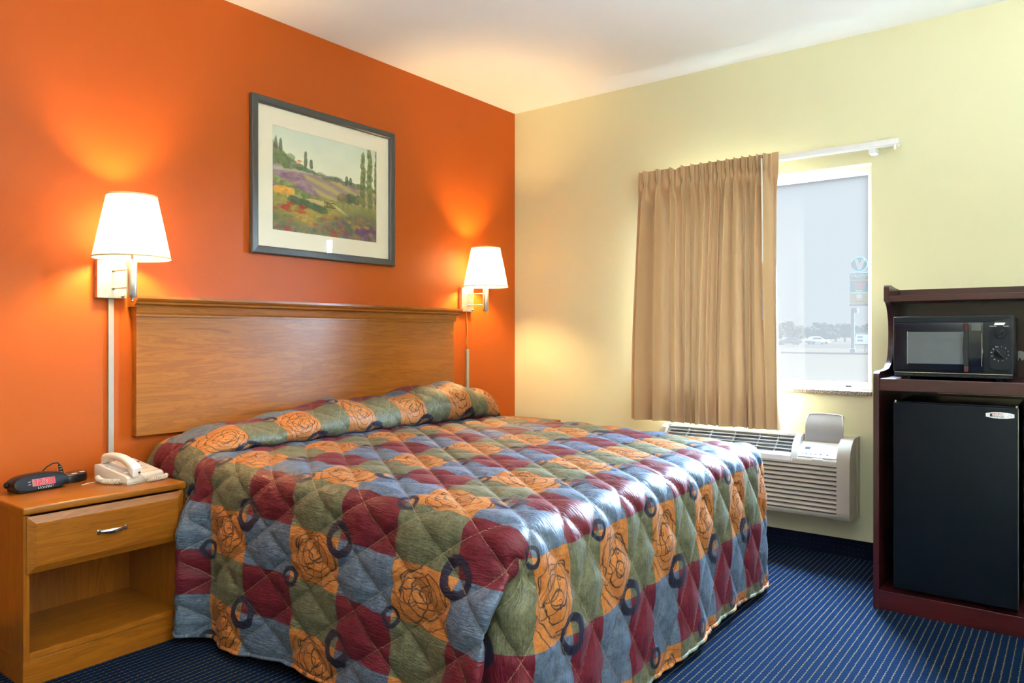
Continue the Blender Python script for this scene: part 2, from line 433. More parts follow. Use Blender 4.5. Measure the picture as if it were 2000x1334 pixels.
def paint():
    W, Hh = 420, 324
    Y, X = np.mgrid[0:Hh, 0:W]; X = X/(W-1); Y = Y/(Hh-1)        # Y up
    r = np.random.default_rng(3)
    def fbm(sx, sy, seed):
        q = np.random.default_rng(seed); out = np.zeros((Hh, W)); amp = 1
        for o in range(4):
            gx, gy = int(sx*2**o)+2, int(sy*2**o)+2; g = q.random((gy, gx))
            fx = X*(gx-1.001); fy = Y*(gy-1.001); ix = fx.astype(int); iy = fy.astype(int); tx = fx-ix; ty = fy-iy
            out += amp*((g[iy, ix]*(1-tx)+g[iy, ix+1]*tx)*(1-ty)+(g[iy+1, ix]*(1-tx)+g[iy+1, ix+1]*tx)*ty); amp *= 0.55
        return out/2.04
    c = lambda *v: np.array(lin(*v)[:3])
    n1, n2, n3 = fbm(6, 5, 1), fbm(18, 30, 2), fbm(40, 34, 5)
    t = np.clip((Y-0.6)/0.4, 0, 1)[..., None]
    I = c(236, 236, 214)*(1-t) + c(206, 218, 204)*t
    I = I*(0.9+0.2*n1[..., None])
    def lay(mask, A, B, n, soft=None):
        nonlocal I
        col = A*(1-n[..., None]) + B*n[..., None]
        m = np.clip(mask, 0, 1)[..., None]; I = I*(1-m) + col*m
    def above(line, k=120): return (line - Y)*k + 0.5
    nn = np.clip(n3*1.6-0.3, 0, 1)
    # far wooded ridge
    lay(above(0.66-0.10*X+0.05*(fbm(24, 2, 8)[0:1]-.5)+0.05*np.exp(-((X-.15)/.14)**2)), c(150, 165, 130), c(104, 128, 100), nn)
    # pale scarp, lavender field, ochre rows
    lay(above(0.62-0.06*X), c(196, 192, 180), c(160, 158, 150), np.clip(n2*1.4-.2, 0, 1))
    d = np.clip(n2*1.7-.4, 0, 1)
    lay(above(0.565+0.035*np.sin(X*3.3)-0.02*X), c(128, 92, 128), c(188, 160, 158), d)
    s = 0.5+0.5*np.sin((Y+0.35*X)*70+n1*5)
    lay(np.clip(above(0.575-0.05*(X-.5))*((X-0.36+0.9*(Y-.45))*9), 0, 1), c(190, 174, 108), c(150, 126, 140), np.clip(s*.7+.3*d, 0, 1))
    lay(above(0.405-0.05*X), c(166, 158, 92), c(116, 128, 76), nn)
    # wall with gate, path
    lay(np.clip(above(0.375-0.06*X, 200)*1.0, 0, 1)*(X > .12)*(X < .47)*((Y > .335-0.06*X)), c(214, 190, 140), c(190, 166, 118), nn)
    lay(above(0.33-0.12*X), c(188, 160, 84), c(132, 134, 78), nn)
    px = 0.50+0.34*(0.36-Y)/0.22
    lay(np.clip(1.3-np.abs(X-px)/(0.018+0.06*(0.36-Y)), 0, 1)*(Y < .355)*(Y > .16), c(222, 204, 160), c(196, 172, 120), nn)
    lay(np.clip((0.30-Y-0.5*X)*8, 0, 1), c(106, 116, 76), c(140, 122, 74), nn)
    lay(np.clip((0.24-Y-0.12*np.sin(X*5+.6))*9, 0, 1), c(98, 114, 98), c(150, 130, 92), np.clip(n3*2-.5, 0, 1))
    def blob(x, y, rx, ry, col, k=0.8):
        nonlocal I
        dd = ((X-x)/rx)**2+((Y-y)/ry)**2 + (n3-.5)*1.4
        m = np.clip((1.1-dd)*3, 0, 1)[..., None]*k
        I = I*(1-m) + (col*(0.72+0.55*nn[..., None]*np.clip(1+(Y-y)/ry*.5, .4, 1.5)[..., None]))*m
    g1, g2, g3 = c(112, 128, 84), c(84, 104, 78), c(150, 158, 96)
    for x in np.linspace(.0, .95, 26): blob(x, .635-.10*x+r.uniform(-.01, .02), .03, r.uniform(.015, .035), g2*.9+.1*r.random(), .6)
    for x, y, h in ((.03, .78, .11), (.07, .77, .10), (.285, .715, .085), (.335, .68, .05), (.67, .60, .05), (.71, .60, .035)):
        blob(x, y, .016, h, g2*.95, .85)
    for i in range(10): blob(r.uniform(0, .16), r.uniform(.64, .74), .04, .045, g1, .7)
    blob(.22, .68, .022, .02, c(226, 176, 130), .9); blob(.235, .695, .02, .008, c(196, 96, 66), .9)
    for i in range(10): blob(.02+.3*i/10, .49-.13*i/10+r.uniform(-.02, .02), .05, .035, g1 if i % 2 else g3, .8)
    for i in range(5): blob(.04+.03*i, .385+.01*r.random(), .035, .04, c(226, 166, 74), .85)
    for i in range(12): blob(.17+.3*i/12, .335-.09*i/12+r.uniform(-.02, .01), .05, .035, g2, .8)
    for i in range(9): blob(.6+.3*r.random(), .40+.05*r.random(), .05, .045, g2 if i % 2 else c(128, 118, 88), .75)
    for x, y0, y1, rr in ((.835, .36, .88, .030), (.905, .36, .93, .033), (.985, .40, .93, .034)):
        for i in range(12):
            yy = y0+(y1-y0)*i/11; ww = rr*(1.0-.55*abs(i/11-.45)); blob(x+r.uniform(-.006, .006), yy, ww, .05, g1*.95 if i % 2 else g3*.8, .85)
    for i in range(60):
        x, y = r.random(), r.uniform(.0, .26)
        col = [c(168, 70, 52), c(196, 150, 70), c(110, 96, 130), c(96, 116, 84), c(150, 80, 90), c(206, 176, 96)][r.integers(0, 6)]
        blob(x, y*(1-.3*x), r.uniform(.02, .05), r.uniform(.01, .03), col, .6)
    for i in range(14): blob(r.uniform(.1, .3), r.uniform(.21, .29), .035, .014, c(170, 62, 46), .7)
    for i in range(14): blob(r.uniform(.78, 1.0), r.uniform(.02, .14), .05, .03, c(112, 84, 120), .6)
    for k in range(9):                                        # gate bars
        x = .46+.012*k; m = ((np.abs(X-x) < .0022) & (Y > .30) & (Y < .345))[..., None]; I = np.where(m, c(70, 56, 44), I)
    for y in (.30, .345): I = np.where(((np.abs(Y-y) < .003) & (X > .455) & (X < .56))[..., None], c(70, 56, 44), I)
    P = np.stack([AX0+X*(AX1-AX0)-pl.x, np.full_like(X, -0.0085), AZ0+Y*(AZ1-AZ0)-pl.z], -1)
    col = np.concatenate([np.clip(I, 0, 1), np.ones((Hh, W, 1))], -1)
    t = NT('painted_print'); at = t.n('ShaderNodeVertexColor', layer_name='paint')
    t.set(at.outputs[0], 0.75, 0, 0.2)
    grid_obj('print', P[::-1], t.m, pic, col=col[::-1].reshape(-1, 4))
paint()
MB().box(AX0-0.1, AX1+0.1, -0.008, -0.003, AZ0-0.1, AZ1+0.1).build('backing_board', M_mat, pic, off=pl)
MB().box(PX0+0.036, PX1-0.036, -0.0165, -0.0145, PZ0+0.036, PZ1-0.036).build('glass', M_picglass, pic, off=pl)

# ------------------------------------------------------------------ wall lamps
def wall_lamp(x, label):
    t = root('wall_lamp', (x, 0, 1.32), label, 'lamp', 'swing arm wall lamps beside the headboard')
    MB().box(-0.058, 0.058, -0.028, 0, 0, 0.155, 0.002).build('back_plate', M_nickel, t)
    MB().lathe([(0, 0), (0.006, 0), (0.0075, 0.004), (0.006, 0.010), (0, 0.011)], seg=14).move(Matrix.Translation((0.040, -0.028, 0.010)) @ Matrix.Rotation(PI/2, 4, 'X')).build('switch_knob', M_pewter, t, True)
    MB().lathe([(0, 0), (0.003, 0), (0.003, 0.003), (0, 0.004)], seg=10).move(Matrix.Translation((-0.058, -0.014, 0.08)) @ Matrix.Rotation(-PI/2, 4, 'Y')).build('side_screw', M_pewter, t, True)
    ax, ay = 0.016, -0.165
    for z in (0.113, 0.041):
        a = MB().tube([(0.004, -0.028, z), (0.006, -0.06, z), (ax, ay+0.012, z)], 0.0034, 10).build('arm', M_nickel, t, True)
        MB().lathe([(0, 0), (0.006, 0), (0.006, 0.006), (0, 0.007)], seg=12).move(Matrix.Translation((0.004, -0.028, z)) @ Matrix.Rotation(PI/2, 4, 'X')).build('collar', M_pewter, a, True)
    MB().lathe([(0, 0.0), (0.0165, 0.0), (0.0185, 0.003), (0.0185, 0.147), (0.0165, 0.150), (0, 0.150)], ax, ay, 28).build('post', M_nickel, t, 'auto')
    MB().lathe([(0, -0.019), (0.004, -0.018), (0.005, -0.013), (0.003, -0.010), (0.006, -0.006), (0.006, 0.0), (0, 0.0)], ax, ay, 14).build('finial', M_pewter, t, True)
    MB().lathe([(0.006, 0.150), (0.006, 0.175), (0.014, 0.177), (0.014, 0.215), (0, 0.216)], ax, ay, 18).build('socket', M_nickel, t, True)
    MB().lathe([(0.012, 0.215), (0.013, 0.225), (0.026, 0.258), (0.030, 0.28), (0.026, 0.302), (0.013, 0.316), (0.0, 0.319)], ax, ay, 20).build('bulb', M_bulb, t, True)
    z0, z1, r0, r1 = 0.156, 0.402, 0.1425, 0.0925
    sh = MB().lathe([(r0+(r1-r0)*k/8, z0+(z1-z0)*k/8) for k in range(9)], ax, ay, 64).build('lamp_shade', M_shade, t, True)
    for r, z in ((r0, z0), (r1, z1)):
        MB().lathe([(r-0.001, z-0.001), (r+0.0012, z-0.001), (r+0.001, z+0.006), (r-0.0012, z+0.006), (r-0.001, z-0.001)], ax, ay, 64).build('rim_tape', M_tape, sh, True)
    b = MB()
    for k in range(3):
        a = 2*PI*k/3+0.4; b.tube([(ax+0.012*math.cos(a), ay+0.012*math.sin(a), 0.20), (ax+0.13*math.cos(a), ay+0.13*math.sin(a), 0.19)], 0.0015, 6)
    b.build('spider', M_pewter, sh)
    return t
lampL = wall_lamp(-2.765, 'lit wall lamp with white shade above the telephone nightstand')
lampR = copy_tree(lampL); lampR.location.x = -0.540
lampR['label'] = 'lit wall lamp with white shade nearest the cream wall corner'
ccL = MB().box(-0.011, 0.011, -0.013, 0, -0.715, 0, 0.002).build('cord_cover', M_cover, loc=(-2.762, 0, 1.32))
tag(ccL, 'long grey cord cover running down wall behind the telephone', 'cord cover', 'cord covers on the orange wall')
ccR = MB().box(-0.012, 0.012, -0.013, 0, -0.47, 0, 0.002).build('cord_cover', M_cover, loc=(-0.522, 0, 1.075))
tag(ccR, 'short grey cord cover below the lamp beside the corner', 'cord cover', 'cord covers on the orange wall')
cd = MB().tube([(-0.018, -0.006, 0.248), (-0.014, -0.005, 0.20), (-0.008, -0.005, 0.12), (-0.016, -0.005, 0.05), (-0.004, -0.006, -0.01)], 0.0032, 8).build('lamp_cord', M_cord, None, True, loc=(-0.512, 0, 1.07))
tag(cd, 'thin orange lamp cord hanging from lamp into short cord cover', 'cord')

# ------------------------------------------------------------------ nightstands
def nightstand(x, label):
    t = root('nightstand', (x, -0.005, 0), label, 'nightstand', 'honey wood nightstands either side of the bed')
    W, D, Hh = 0.548, 0.41, 0.60
    hw = W/2; th = 0.019
    for s in (-1, 1):
        MB().box(min(s*hw, s*(hw-th)), max(s*hw, s*(hw-th)), -D, 0, 0.088, Hh-0.026, 0.0015).build('side_panel', M_wood_z, t)
    MB().box(-hw-0.006, hw+0.006, -D-0.012, 0, Hh-0.026, Hh, 0.006, 3).build('top', M_wood_x, t, 'auto')
    MB().box(-hw+th, hw-th, -0.012, -0.004, 0.088, Hh-0.026).build('back_panel', M_wood_z, t)
    MB().box(-hw+th, hw-th, -D, -0.012, 0.090, 0.112, 0.001).build('shelf', M_wood_x, t)
    MB().box(-hw+th, hw-th, -D+0.02, -0.012, 0.370, 0.386).build('rail', M_wood_x, t)
    MB().box(-hw, hw, -D+0.002, -0.01, 0, 0.088, 0.002).build('plinth', M_wood_x, t)
    dr = MB()
    b = bmesh.new(); z0, z1 = 0.378, Hh-0.033; x0, x1 = -hw+0.008, hw-0.008; rings = []
    for ins, y in ((0, -D+0.002), (0, -D-0.008), (0.024, -D-0.020)):
        rings.append([b.verts.new(p) for p in ((x0+ins, y, z0+ins), (x1-ins, y, z0+ins), (x1-ins, y, z1-ins), (x0+ins, y, z1-ins))])
    for i in range(2):
        for k in range(4): b.faces.new((rings[i][k], rings[i][(k+1) % 4], rings[i+1][(k+1) % 4], rings[i+1][k]))
    b.faces.new(rings[2]); b.faces.new(rings[0][::-1]); bmesh.ops.recalc_face_normals(b, faces=b.faces[:])
    d = dr.add(b).build('drawer', M_wood_x, t)
    y = -D-0.020; zc = 0.474; hwid = 0.046
    h = MB()
    h.box(-hwid-0.006, -hwid+0.005, y-0.004, y+0.001, zc-0.008, zc+0.008, 0.001).box(hwid-0.005, hwid+0.006, y-0.004, y+0.001, zc-0.008, zc+0.008, 0.001)
    pts = [(-hwid+0.003 + (2*hwid-0.006)*k/12, y-0.004-0.016*math.sin(PI*k/12)**0.7, zc) for k in range(13)]
    b = bmesh.new(); prev = None
    for i, p in enumerate(pts):
        hh = 0.0055+0.003*math.sin(PI*i/12)
        ring = [b.verts.new((p[0], p[1]+dy, p[2]+dz)) for dy, dz in ((0, -hh), (-0.003, -hh*.6), (-0.004, 0), (-0.003, hh*.6), (0, hh), (0.002, 0))]
        if prev:
            for k in range(6): b.faces.new((prev[k], prev[(k+1) % 6], ring[(k+1) % 6], ring[k]))
        prev = ring
    h.add(b).build('drawer_handle', M_chrome, d, 'auto')
    return t
ns = nightstand(-2.945, 'honey wood nightstand carrying the telephone and alarm clock')
nsR = copy_tree(ns); nsR.location.x = -0.331
nsR['label'] = 'honey wood nightstand in the corner, mostly hidden behind the bed'

# ------------------------------------------------------------------ bed base under the spread
bed = root('bed', (-1.69, -1.05, 0), 'king size bed base and mattress under the patchwork bedspread', 'bed')
BX0, BX1, BY0, BY1 = -2.60, -0.79, -1.98, -0.10
MB().box(BX0, BX1, BY0, BY1, 0.36, 0.63, 0.05, 4).build('mattress', M_ivory, bed, 'auto', off=bed.location)
MB().box(BX0+0.01, BX1-0.01, BY0+0.01, BY1, 0.14, 0.355, 0.02).build('box_spring', M_ivory, bed, off=bed.location)
for x in (BX0+0.1, BX1-0.1):
    for y in (BY0+0.1, BY1-0.1):
        MB().lathe([(0, 0), (0.025, 0), (0.03, 0.14), (0, 0.14)], x, y, 12).build('leg', M_blackm, bed, off=bed.location)

# ------------------------------------------------------------------ bedspread
DU, DV, U0, V0 = 0.17, 0.25, -2.60, -0.58
QU, QV = 0.165, 0.235
def spread_mat():
    t = NT('patchwork_quilt')
    uv = t.n('ShaderNodeUVMap', uv_map='UVMap').outputs[0]
    u, v, _ = t.sep(uv)
    M = t.math
    P2 = t.comb(u, v)
    w1 = M('MULTIPLY', M('SUBTRACT', t.noise(P2, 9, 3), 0.5), 0.05)
    a = M('ADD', M('DIVIDE', M('SUBTRACT', u, U0), DU), w1)
    b = M('ADD', M('DIVIDE', M('SUBTRACT', v, V0), DV), w1)
    fi, fj = M('FLOOR', a), M('FLOOR', b)
    pi_, pj = M('FLOORED_MODULO', fi, 2.0), M('FLOORED_MODULO', fj, 2.0)
    fa, fb = M('SUBTRACT', a, fi), M('SUBTRACT', b, fj)
    streak = t.noise(t.mapping(P2, (260, 30, 1)), 1.0, 3, 0.6)
    blot = t.noise(P2, 38, 4, 0.65)
    weave = t.noise(t.mapping(P2, (500, 500, 1)), 1.0, 2)
    mott = t.noise(P2, 120, 3, 0.7)
    tex = M('ADD', M('ADD', M('MULTIPLY', streak, 0.22), M('MULTIPLY', blot, 0.5)), M('MULTIPLY', mott, 0.42))
    def tone(d, l): return t.mix(t.step(tex, 0.35, 0.8), d, l)
    blue = tone(lin(46, 58, 78), lin(100, 116, 138))
    maroon = tone(lin(70, 5, 22), lin(108, 16, 38))
    orange = tone(lin(150, 82, 28), lin(188, 122, 62))
    green = tone(lin(62, 63, 46), lin(114, 113, 86))
    # crackle in the green, scribbles in the orange
    cn = t.noise(t.mapping(P2, (34, 9, 1)), 1.0, 4, 0.6, 0.6)
    crack = M('SUBTRACT', 1.0, t.step(M('ABSOLUTE', M('SUBTRACT', M('FRACT', M('MULTIPLY', cn, 9.0)), 0.5)), 0.015, 0.06))
    green = t.mix(M('MULTIPLY', crack, 0.55), green, lin(40, 42, 34))
    blue = t.mix(M('MULTIPLY', crack, 0.18), blue, lin(40, 50, 70))
    cx, cy = M('MULTIPLY', M('SUBTRACT', fa, 0.5), DU), M('MULTIPLY', M('SUBTRACT', fb, 0.5), DV)
    dn = t.n('ShaderNodeTexNoise'); t.put(dn.inputs['Vector'], P2); dn.inputs['Scale'].default_value = 13; dn.inputs['Detail'].default_value = 2
    dr, dg_, _ = t.sep(dn.outputs[1])
    sx = M('ADD', cx, M('MULTIPLY', M('SUBTRACT', dr, 0.5), 0.060))
    sy = M('ADD', cy, M('MULTIPLY', M('SUBTRACT', dg_, 0.5), 0.060))
    scr = None
    for ox, oy, sp, ph, ex in ((0.012, -0.02, 0.024, 0.1, 0.75), (-0.022, 0.03, 0.036, 0.45, 1.1), (0.03, 0.045, 0.046, 0.7, 0.6)):
        r = M('SQRT', M('ADD', M('POWER', M('SUBTRACT', sx, ox), 2.0), M('POWER', M('MULTIPLY', M('SUBTRACT', sy, oy), ex), 2.0)))
        ang = M('DIVIDE', M('ARCTAN2', M('SUBTRACT', sy, oy), M('SUBTRACT', sx, ox)), 2*PI)
        f = M('ABSOLUTE', M('SUBTRACT', M('FRACT', M('ADD', M('ADD', M('DIVIDE', r, sp), ang), ph)), 0.5))
        wdt = 0.0019/sp
        ln = M('MULTIPLY', M('SUBTRACT', 1.0, t.step(f, wdt*0.55, wdt*1.3)), M('SUBTRACT', 1.0, t.step(r, 0.085, 0.115)))
        scr = ln if scr is None else M('MAXIMUM', scr, ln)
    orange = t.mix(M('MULTIPLY', scr, 0.9), orange, lin(36, 26, 32))
    colBO = t.mix(pj, blue, orange); colMG = t.mix(pj, maroon, green)
    c = t.mix(pi_, colBO, colMG)
    # navy rings at the patch corners: large ones and small ones alternate
    def ring(par, ro, ri):
        da = M('MULTIPLY', M('SUBTRACT', M('FLOORED_MODULO', M('ADD', M('SUBTRACT', a, par), 1.0), 2.0), 1.0), DU)
        db = M('MULTIPLY', M('SUBTRACT', M('FLOORED_MODULO', M('ADD', M('SUBTRACT', b, par), 1.0), 2.0), 1.0), DV)
        r = M('SQRT', M('ADD', M('POWER', da, 2.0), M('POWER', db, 2.0)))
        r = M('ADD', r, M('MULTIPLY', M('SUBTRACT', t.noise(P2, 22, 2), 0.5), 0.022))
        return M('MULTIPLY', t.step(r, ri-0.002, ri+0.002), M('SUBTRACT', 1.0, t.step(r, ro-0.002, ro+0.002)))
    navy = t.mix(blot, lin(14, 14, 34), lin(28, 28, 54))
    c = t.mix(ring(1.0, 0.058, 0.031), c, navy)
    c = t.mix(ring(0.0, 0.034, 0.019), c, navy)
    # stitching thread along the quilting
    q1 = M('ADD', M('DIVIDE', u, QU), M('DIVIDE', v, QV)); q2 = M('SUBTRACT', M('DIVIDE', u, QU), M('DIVIDE', v, QV))
    wq = 0.0
    f1 = M('ABSOLUTE', M('SUBTRACT', M('FRACT', M('ADD', M('ADD', q1, wq), 0.5)), 0.5)); f2 = M('ABSOLUTE', M('SUBTRACT', M('FRACT', M('ADD', M('ADD', q2, wq), 0.5)), 0.5))
    fm = M('MINIMUM', f1, f2)
    thread = M('MULTIPLY', M('SUBTRACT', 1.0, t.step(fm, 0.006, 0.013)), t.step(t.noise(P2, 300, 1), 0.40, 0.5))
    c = t.mix(M('MULTIPLY', thread, 0.3), c, lin(206, 186, 150))
    # gathers pulled by the stitching
    wr = t.noise(t.mapping(P2, (90, 16, 1)), 1.0, 3, 0.5, 1.6)
    wr2 = t.noise(t.mapping(P2, (46, 26, 1), rot=(0, 0, 0.7)), 1.0, 2, 0.5, 0.8)
    h = M('ADD', M('MULTIPLY', wr, 1.0), M('MULTIPLY', wr2, 0.6))
    h = M('ADD', h, M('MULTIPLY', weave, 0.03))
    t.bump(h, 0.5, 0.008)
    return t.set(c, 0.50, 0, 0.4, sheen=0.03)
M_spread = spread_mat()

def bedspread():
    xl, xr, yf, R = -2.645, -0.745, -2.035, 0.085
    ST = 0.0085
    nphi = 12
    phi = np.linspace(0, PI/2, nphi+1)
    edge_c = np.cos(phi)                      # 1 at the edge ... 0 where the top is flat
    edge_arc = R*(PI/2-phi)                   # arc beyond the flat
    # x lines
    fx = np.arange(xl+R+ST, xr-R-ST/2, ST)
    ax = np.concatenate([edge_c, 0*fx, edge_c[::-1]])                       # corner coefficient
    xb = np.concatenate([np.full(nphi+1, xl+R), fx, np.full(nphi+1, xr-R)])
    sx = np.concatenate([-np.ones(nphi+1), 0*fx, np.ones(nphi+1)])
    U = np.concatenate([xl+R-edge_arc, fx, (xr-R+edge_arc)[::-1]])
    # roll profile: crease, then the bulge over the pillows
    yc = -0.495
    pts = np.array([(yc, 0.0), (yc+0.020, -0.010), (yc+0.040, -0.012), (yc+0.045, 0.0), (yc+0.02, 0.012), (yc+0.002, 0.030), (yc-0.006, 0.060), (yc+0.000, 0.095), (yc+0.022, 0.130), (yc+0.065, 0.160), (yc+0.13, 0.178), (yc+0.20, 0.180), (yc+0.28, 0.165), (yc+0.35, 0.140), (yc+0.40, 0.110), (yc+0.43, 0.07)])
    for _ in range(3):                        # chaikin smoothing
        q = np.empty((2*len(pts)-2, 2)); q[0::2] = .75*pts[:-1]+.25*pts[1:]; q[1::2] = .25*pts[:-1]+.75*pts[1:]
        pts = np.vstack([pts[:1], q, pts[-1:]])
    al = np.concatenate([[0], np.cumsum(np.hypot(*np.diff(pts, axis=0).T))])
    nr = int(al[-1]/0.0075); tr = np.linspace(0, al[-1], nr)[1:]
    ry = np.interp(tr, al, pts[:, 0]); rz = np.interp(tr, al, pts[:, 1])
    tuck = 0.065
    rv = np.where(tr < tuck, -0.495 + tr/tuck*0.150, -0.345 + (tr-tuck))
    fy = np.arange(yf+R+ST, yc+1e-6, ST)
    byc = np.concatenate([edge_c, 0*fy, 0*ry])
    yb = np.concatenate([np.full(nphi+1, yf+R), fy, yc+(np.arange(len(ry))+1)/len(ry)*0.42])
    V = np.concatenate([yf+R-edge_arc, fy, rv])
    nf = nphi+1+len(fy)
    NX, NY = len(ax), len(byc)
    A, B = np.meshgrid(ax, byc, indexing='ij')
    XB, YB = np.meshgrid(xb, yb, indexing='ij')
    SX = sx[:, None]
    a2 = A*np.sqrt(1-B*B/2); b2 = B*np.sqrt(1-A*A/2)
    X = XB + SX*R*a2; Y = YB - R*b2
    rho = np.clip(np.sqrt(a2*a2+b2*b2), 0, 1)
    drop = R*(1-np.sqrt(np.clip(1-rho*rho, 0, 1)))
    ztop = 0.692 - 0.030*np.clip((-Y-0.9)/1.1, 0, 1)**1.5 + 0.012*np.sin(np.clip((X-xl)/(xr-xl), 0, 1)*PI)
    ztop = ztop + 0.004*np.sin(X*5.1+Y*3.0)*np.cos(Y*4.3-X*2.0)
    # roll height along the bed (full = 1 -> 0.18 m)
    kx = [xl-.1, -2.645, -2.58, -2.50, -2.42, -2.24, -1.7, -1.05, -0.86, -0.80, -0.745, -0.6]
    kh = [.10, .14, .24, .40, .52, .66, .83, 1.06, 0.98, 0.84, .45, .4]
    ky = [.10, .15, .45, .85, 1, 1, 1, 1, 1, .95, .7, .7]
    HR = np.interp(X, kx, kh); KY = np.interp(X, kx, ky)
    RY = np.concatenate([yb[:nf], ry])[None, :]; RZ = np.concatenate([0*yb[:nf], rz])[None, :]
    isr = (np.arange(NY) >= nf)[None, :]
    Y = np.where(isr, YB*(1-KY)+RY*KY, Y)
    wob = 1+0.10*np.sin(X*9.0)+0.06*np.sin(X*23+1)
    Z = ztop - drop + np.where(isr, RZ*HR*np.where(RZ > 0, wob, 1), 0)
    Y = np.where(isr, Y + 0.016*np.sin(X*7+.5)*KY*np.clip(RZ*12, 0, 1), Y)
    top = np.stack([X, Y, Z], -1)
    uv_top = np.stack(np.meshgrid(U, V, indexing='ij'), -1)
    # ring of boundary columns: left side head->foot, foot, right side foot->head
    ii = np.concatenate([np.zeros(NY, int), np.arange(1, NX), np.full(NY-1, NX-1)])
    jj = np.concatenate([np.arange(NY)[::-1], np.zeros(NX-1, int), np.arange(1, NY)])
    ring = top[ii, jj]; ruv = uv_top[ii, jj]
    NC = len(ii)
    side = np.concatenate([np.zeros(NY-1), [0], np.ones(NX-2), [2], 2*np.ones(NY-1)]).astype(int)  # 0 left 1 foot 2 right
    side = np.where((ii == 0), 0, np.where((jj == 0) & (ii < NX-1), 1, 2))
    NR = 84
    rr = np.linspace(0, 1, NR)[1:]
    yy = ring[:, 1]; xx = ring[:, 0]
    hem = 0.035 + 0.012*np.sin(xx*4.0+yy*6.0) + np.where((side == 0), 0.012, 0)
    Sx = ring[:, 2]-hem
    def ss(a, b, x): q = np.clip((x-a)/(b-a), 0, 1); return q*q*(3-2*q)
    SK = np.zeros((NC, NR-1, 3)); SUV = np.zeros((NC, NR-1, 2))
    for k, r in enumerate(rr):
        s = r*Sx
        out = 0.012*ss(0, .3, r) + 0.010*r
        wl = r**1.2*(0.016*np.sin(yy*8.0+1.0)+0.009*np.sin(yy*17.0+2.0)) + 0.008*np.sin(yy*13+.4)*r
        wl = wl + ss(-.75, -.62, yy)*0 + 0.070*np.exp(-((yy+.485)/.055)**2)*ss(.02, .35, r) - 0.018*np.exp(-((yy+.60)/.035)**2)*ss(.0, .3, r)
        wl = np.where(yy > -0.425, np.minimum(out+wl, 0.012)-out, wl)
        wl = wl + 0.035*ss(-1.35, -2.0, yy)*r
        wf = r**1.2*(0.010*np.sin(xx*7.0+.3)+0.006*np.sin(xx*15.0+1.0))
        px = np.where(side == 0, xx-out-wl, np.where(side == 2, xx+out+wf*.0+0.01*np.sin(yy*9)*r, xx))
        py = np.where(side == 1, yy-out-wf, yy)
        SK[:, k, 0] = px; SK[:, k, 1] = py; SK[:, k, 2] = ring[:, 2]-s
        SUV[:, k, 0] = np.where(side == 0, ruv[:, 0]-s, np.where(side == 2, ruv[:, 0]+s, ruv[:, 0]))
        SUV[:, k, 1] = np.where(side == 1, ruv[:, 1]-s, ruv[:, 1])
    # corners: rounded above, folded over below
    Lc = 0.30
    def corner(c0, sgn, foldk):
        """c0: ring index of the corner column; sgn=+1 foot-left, -1 foot-right"""
        xe = xl if sgn > 0 else xr
        dist_side = np.abs(yy-(yf)); dist_foot = np.abs(xx-xe)
        if sgn > 0: cols = np.where(((side == 0) & (yy < yf+Lc)) | ((side == 1) & (xx < xl+Lc)))[0]
        else: cols = np.where(((side == 1) & (xx > xr-Lc)) | ((side == 2) & (yy < yf+Lc)))[0]
        n = len(cols); tt = np.linspace(0, 1, n)
        if sgn < 0: cols = cols[::-1]
        for k, r in enumerate(rr):
            c_a, c_b = cols[0], cols[-1]
            A0 = SK[c_a, k]; B0 = SK[c_b, k]
            s = r*Sx[cols]
            out = 0.012*ss(0, .3, r)+0.010*r
            K = ss(0.02, 0.26, r)*foldk
            fl = r
            # unfolded rounded path
            P = np.stack([xx[cols]-sgn*0, yy[cols]], -1).copy()
            nrm = np.stack([(xx[cols]-(xe+sgn*R)), (yy[cols]-(yf+R))], -1)
            nrm[:, 0] = np.where(sgn*nrm[:, 0] > 0, 0, nrm[:, 0]); nrm[:, 1] = np.minimum(nrm[:, 1], 0)
            ln = np.hypot(nrm[:, 0], nrm[:, 1])[:, None]; nrm = nrm/np.maximum(ln, 1e-6)
            wext = np.abs(A0[0]-xe)*(1-tt)+np.abs(B0[1]-yf)*tt
            P = P + nrm*np.maximum(wext, out)[:, None]
            uu = SUV[cols, k].copy()
            if foldk > 0:
                tip = (xe-sgn*(out*.5+0.036+0.105*fl), yf+0.052+0.030*fl)
                ctl = [A0[:2], (xe-sgn*(out+0.020+0.062*fl), yf+0.17), tip, (tip[0]+sgn*0.016, tip[1]-0.004), (xe-sgn*(0.012+0.050*fl), yf+0.135), (xe-sgn*(0.000+0.030*fl), yf+0.135), (xe-sgn*(0.012+0.016*fl), yf+0.055), (xe+sgn*0.008, yf-0.002), (xe+sgn*0.065, yf-out), B0[:2]]
                q = np.array(ctl, float)
                lab = np.array([0, 0.26, .40, .42, .50, .54, .62, .70, .78, 1.0])
                for _ in range(2):
                    z = np.empty((2*len(q)-2, 2)); z[0::2] = .78*q[:-1]+.22*q[1:]; z[1::2] = .22*q[:-1]+.78*q[1:]
                    lz = np.empty(2*len(lab)-2); lz[0::2] = .78*lab[:-1]+.22*lab[1:]; lz[1::2] = .22*lab[:-1]+.78*lab[1:]
                    q = np.vstack([q[:1], z, q[-1:]]); lab = np.concatenate([lab[:1], lz, lab[-1:]])
                Fx = np.interp(tt, lab, q[:, 0]); Fy = np.interp(tt, lab, q[:, 1])
                F = np.stack([Fx, Fy], -1)
                dl = np.concatenate([[0], np.cumsum(np.hypot(*np.diff(F, axis=0).T))])
                v_side = SUV[c_a, k, 1]-dl; u_side = SUV[c_a, k, 0]
                u_foot = SUV[c_b, k, 0]-(dl[-1]-dl); v_foot = SUV[c_b, k, 1]
                on_side = tt < 0.50
                fu = np.where(on_side, u_side, u_foot); fv = np.where(on_side, v_side, v_foot)
                P = P*(1-K)+F*K
                kk = ss(0.02, .20, r)
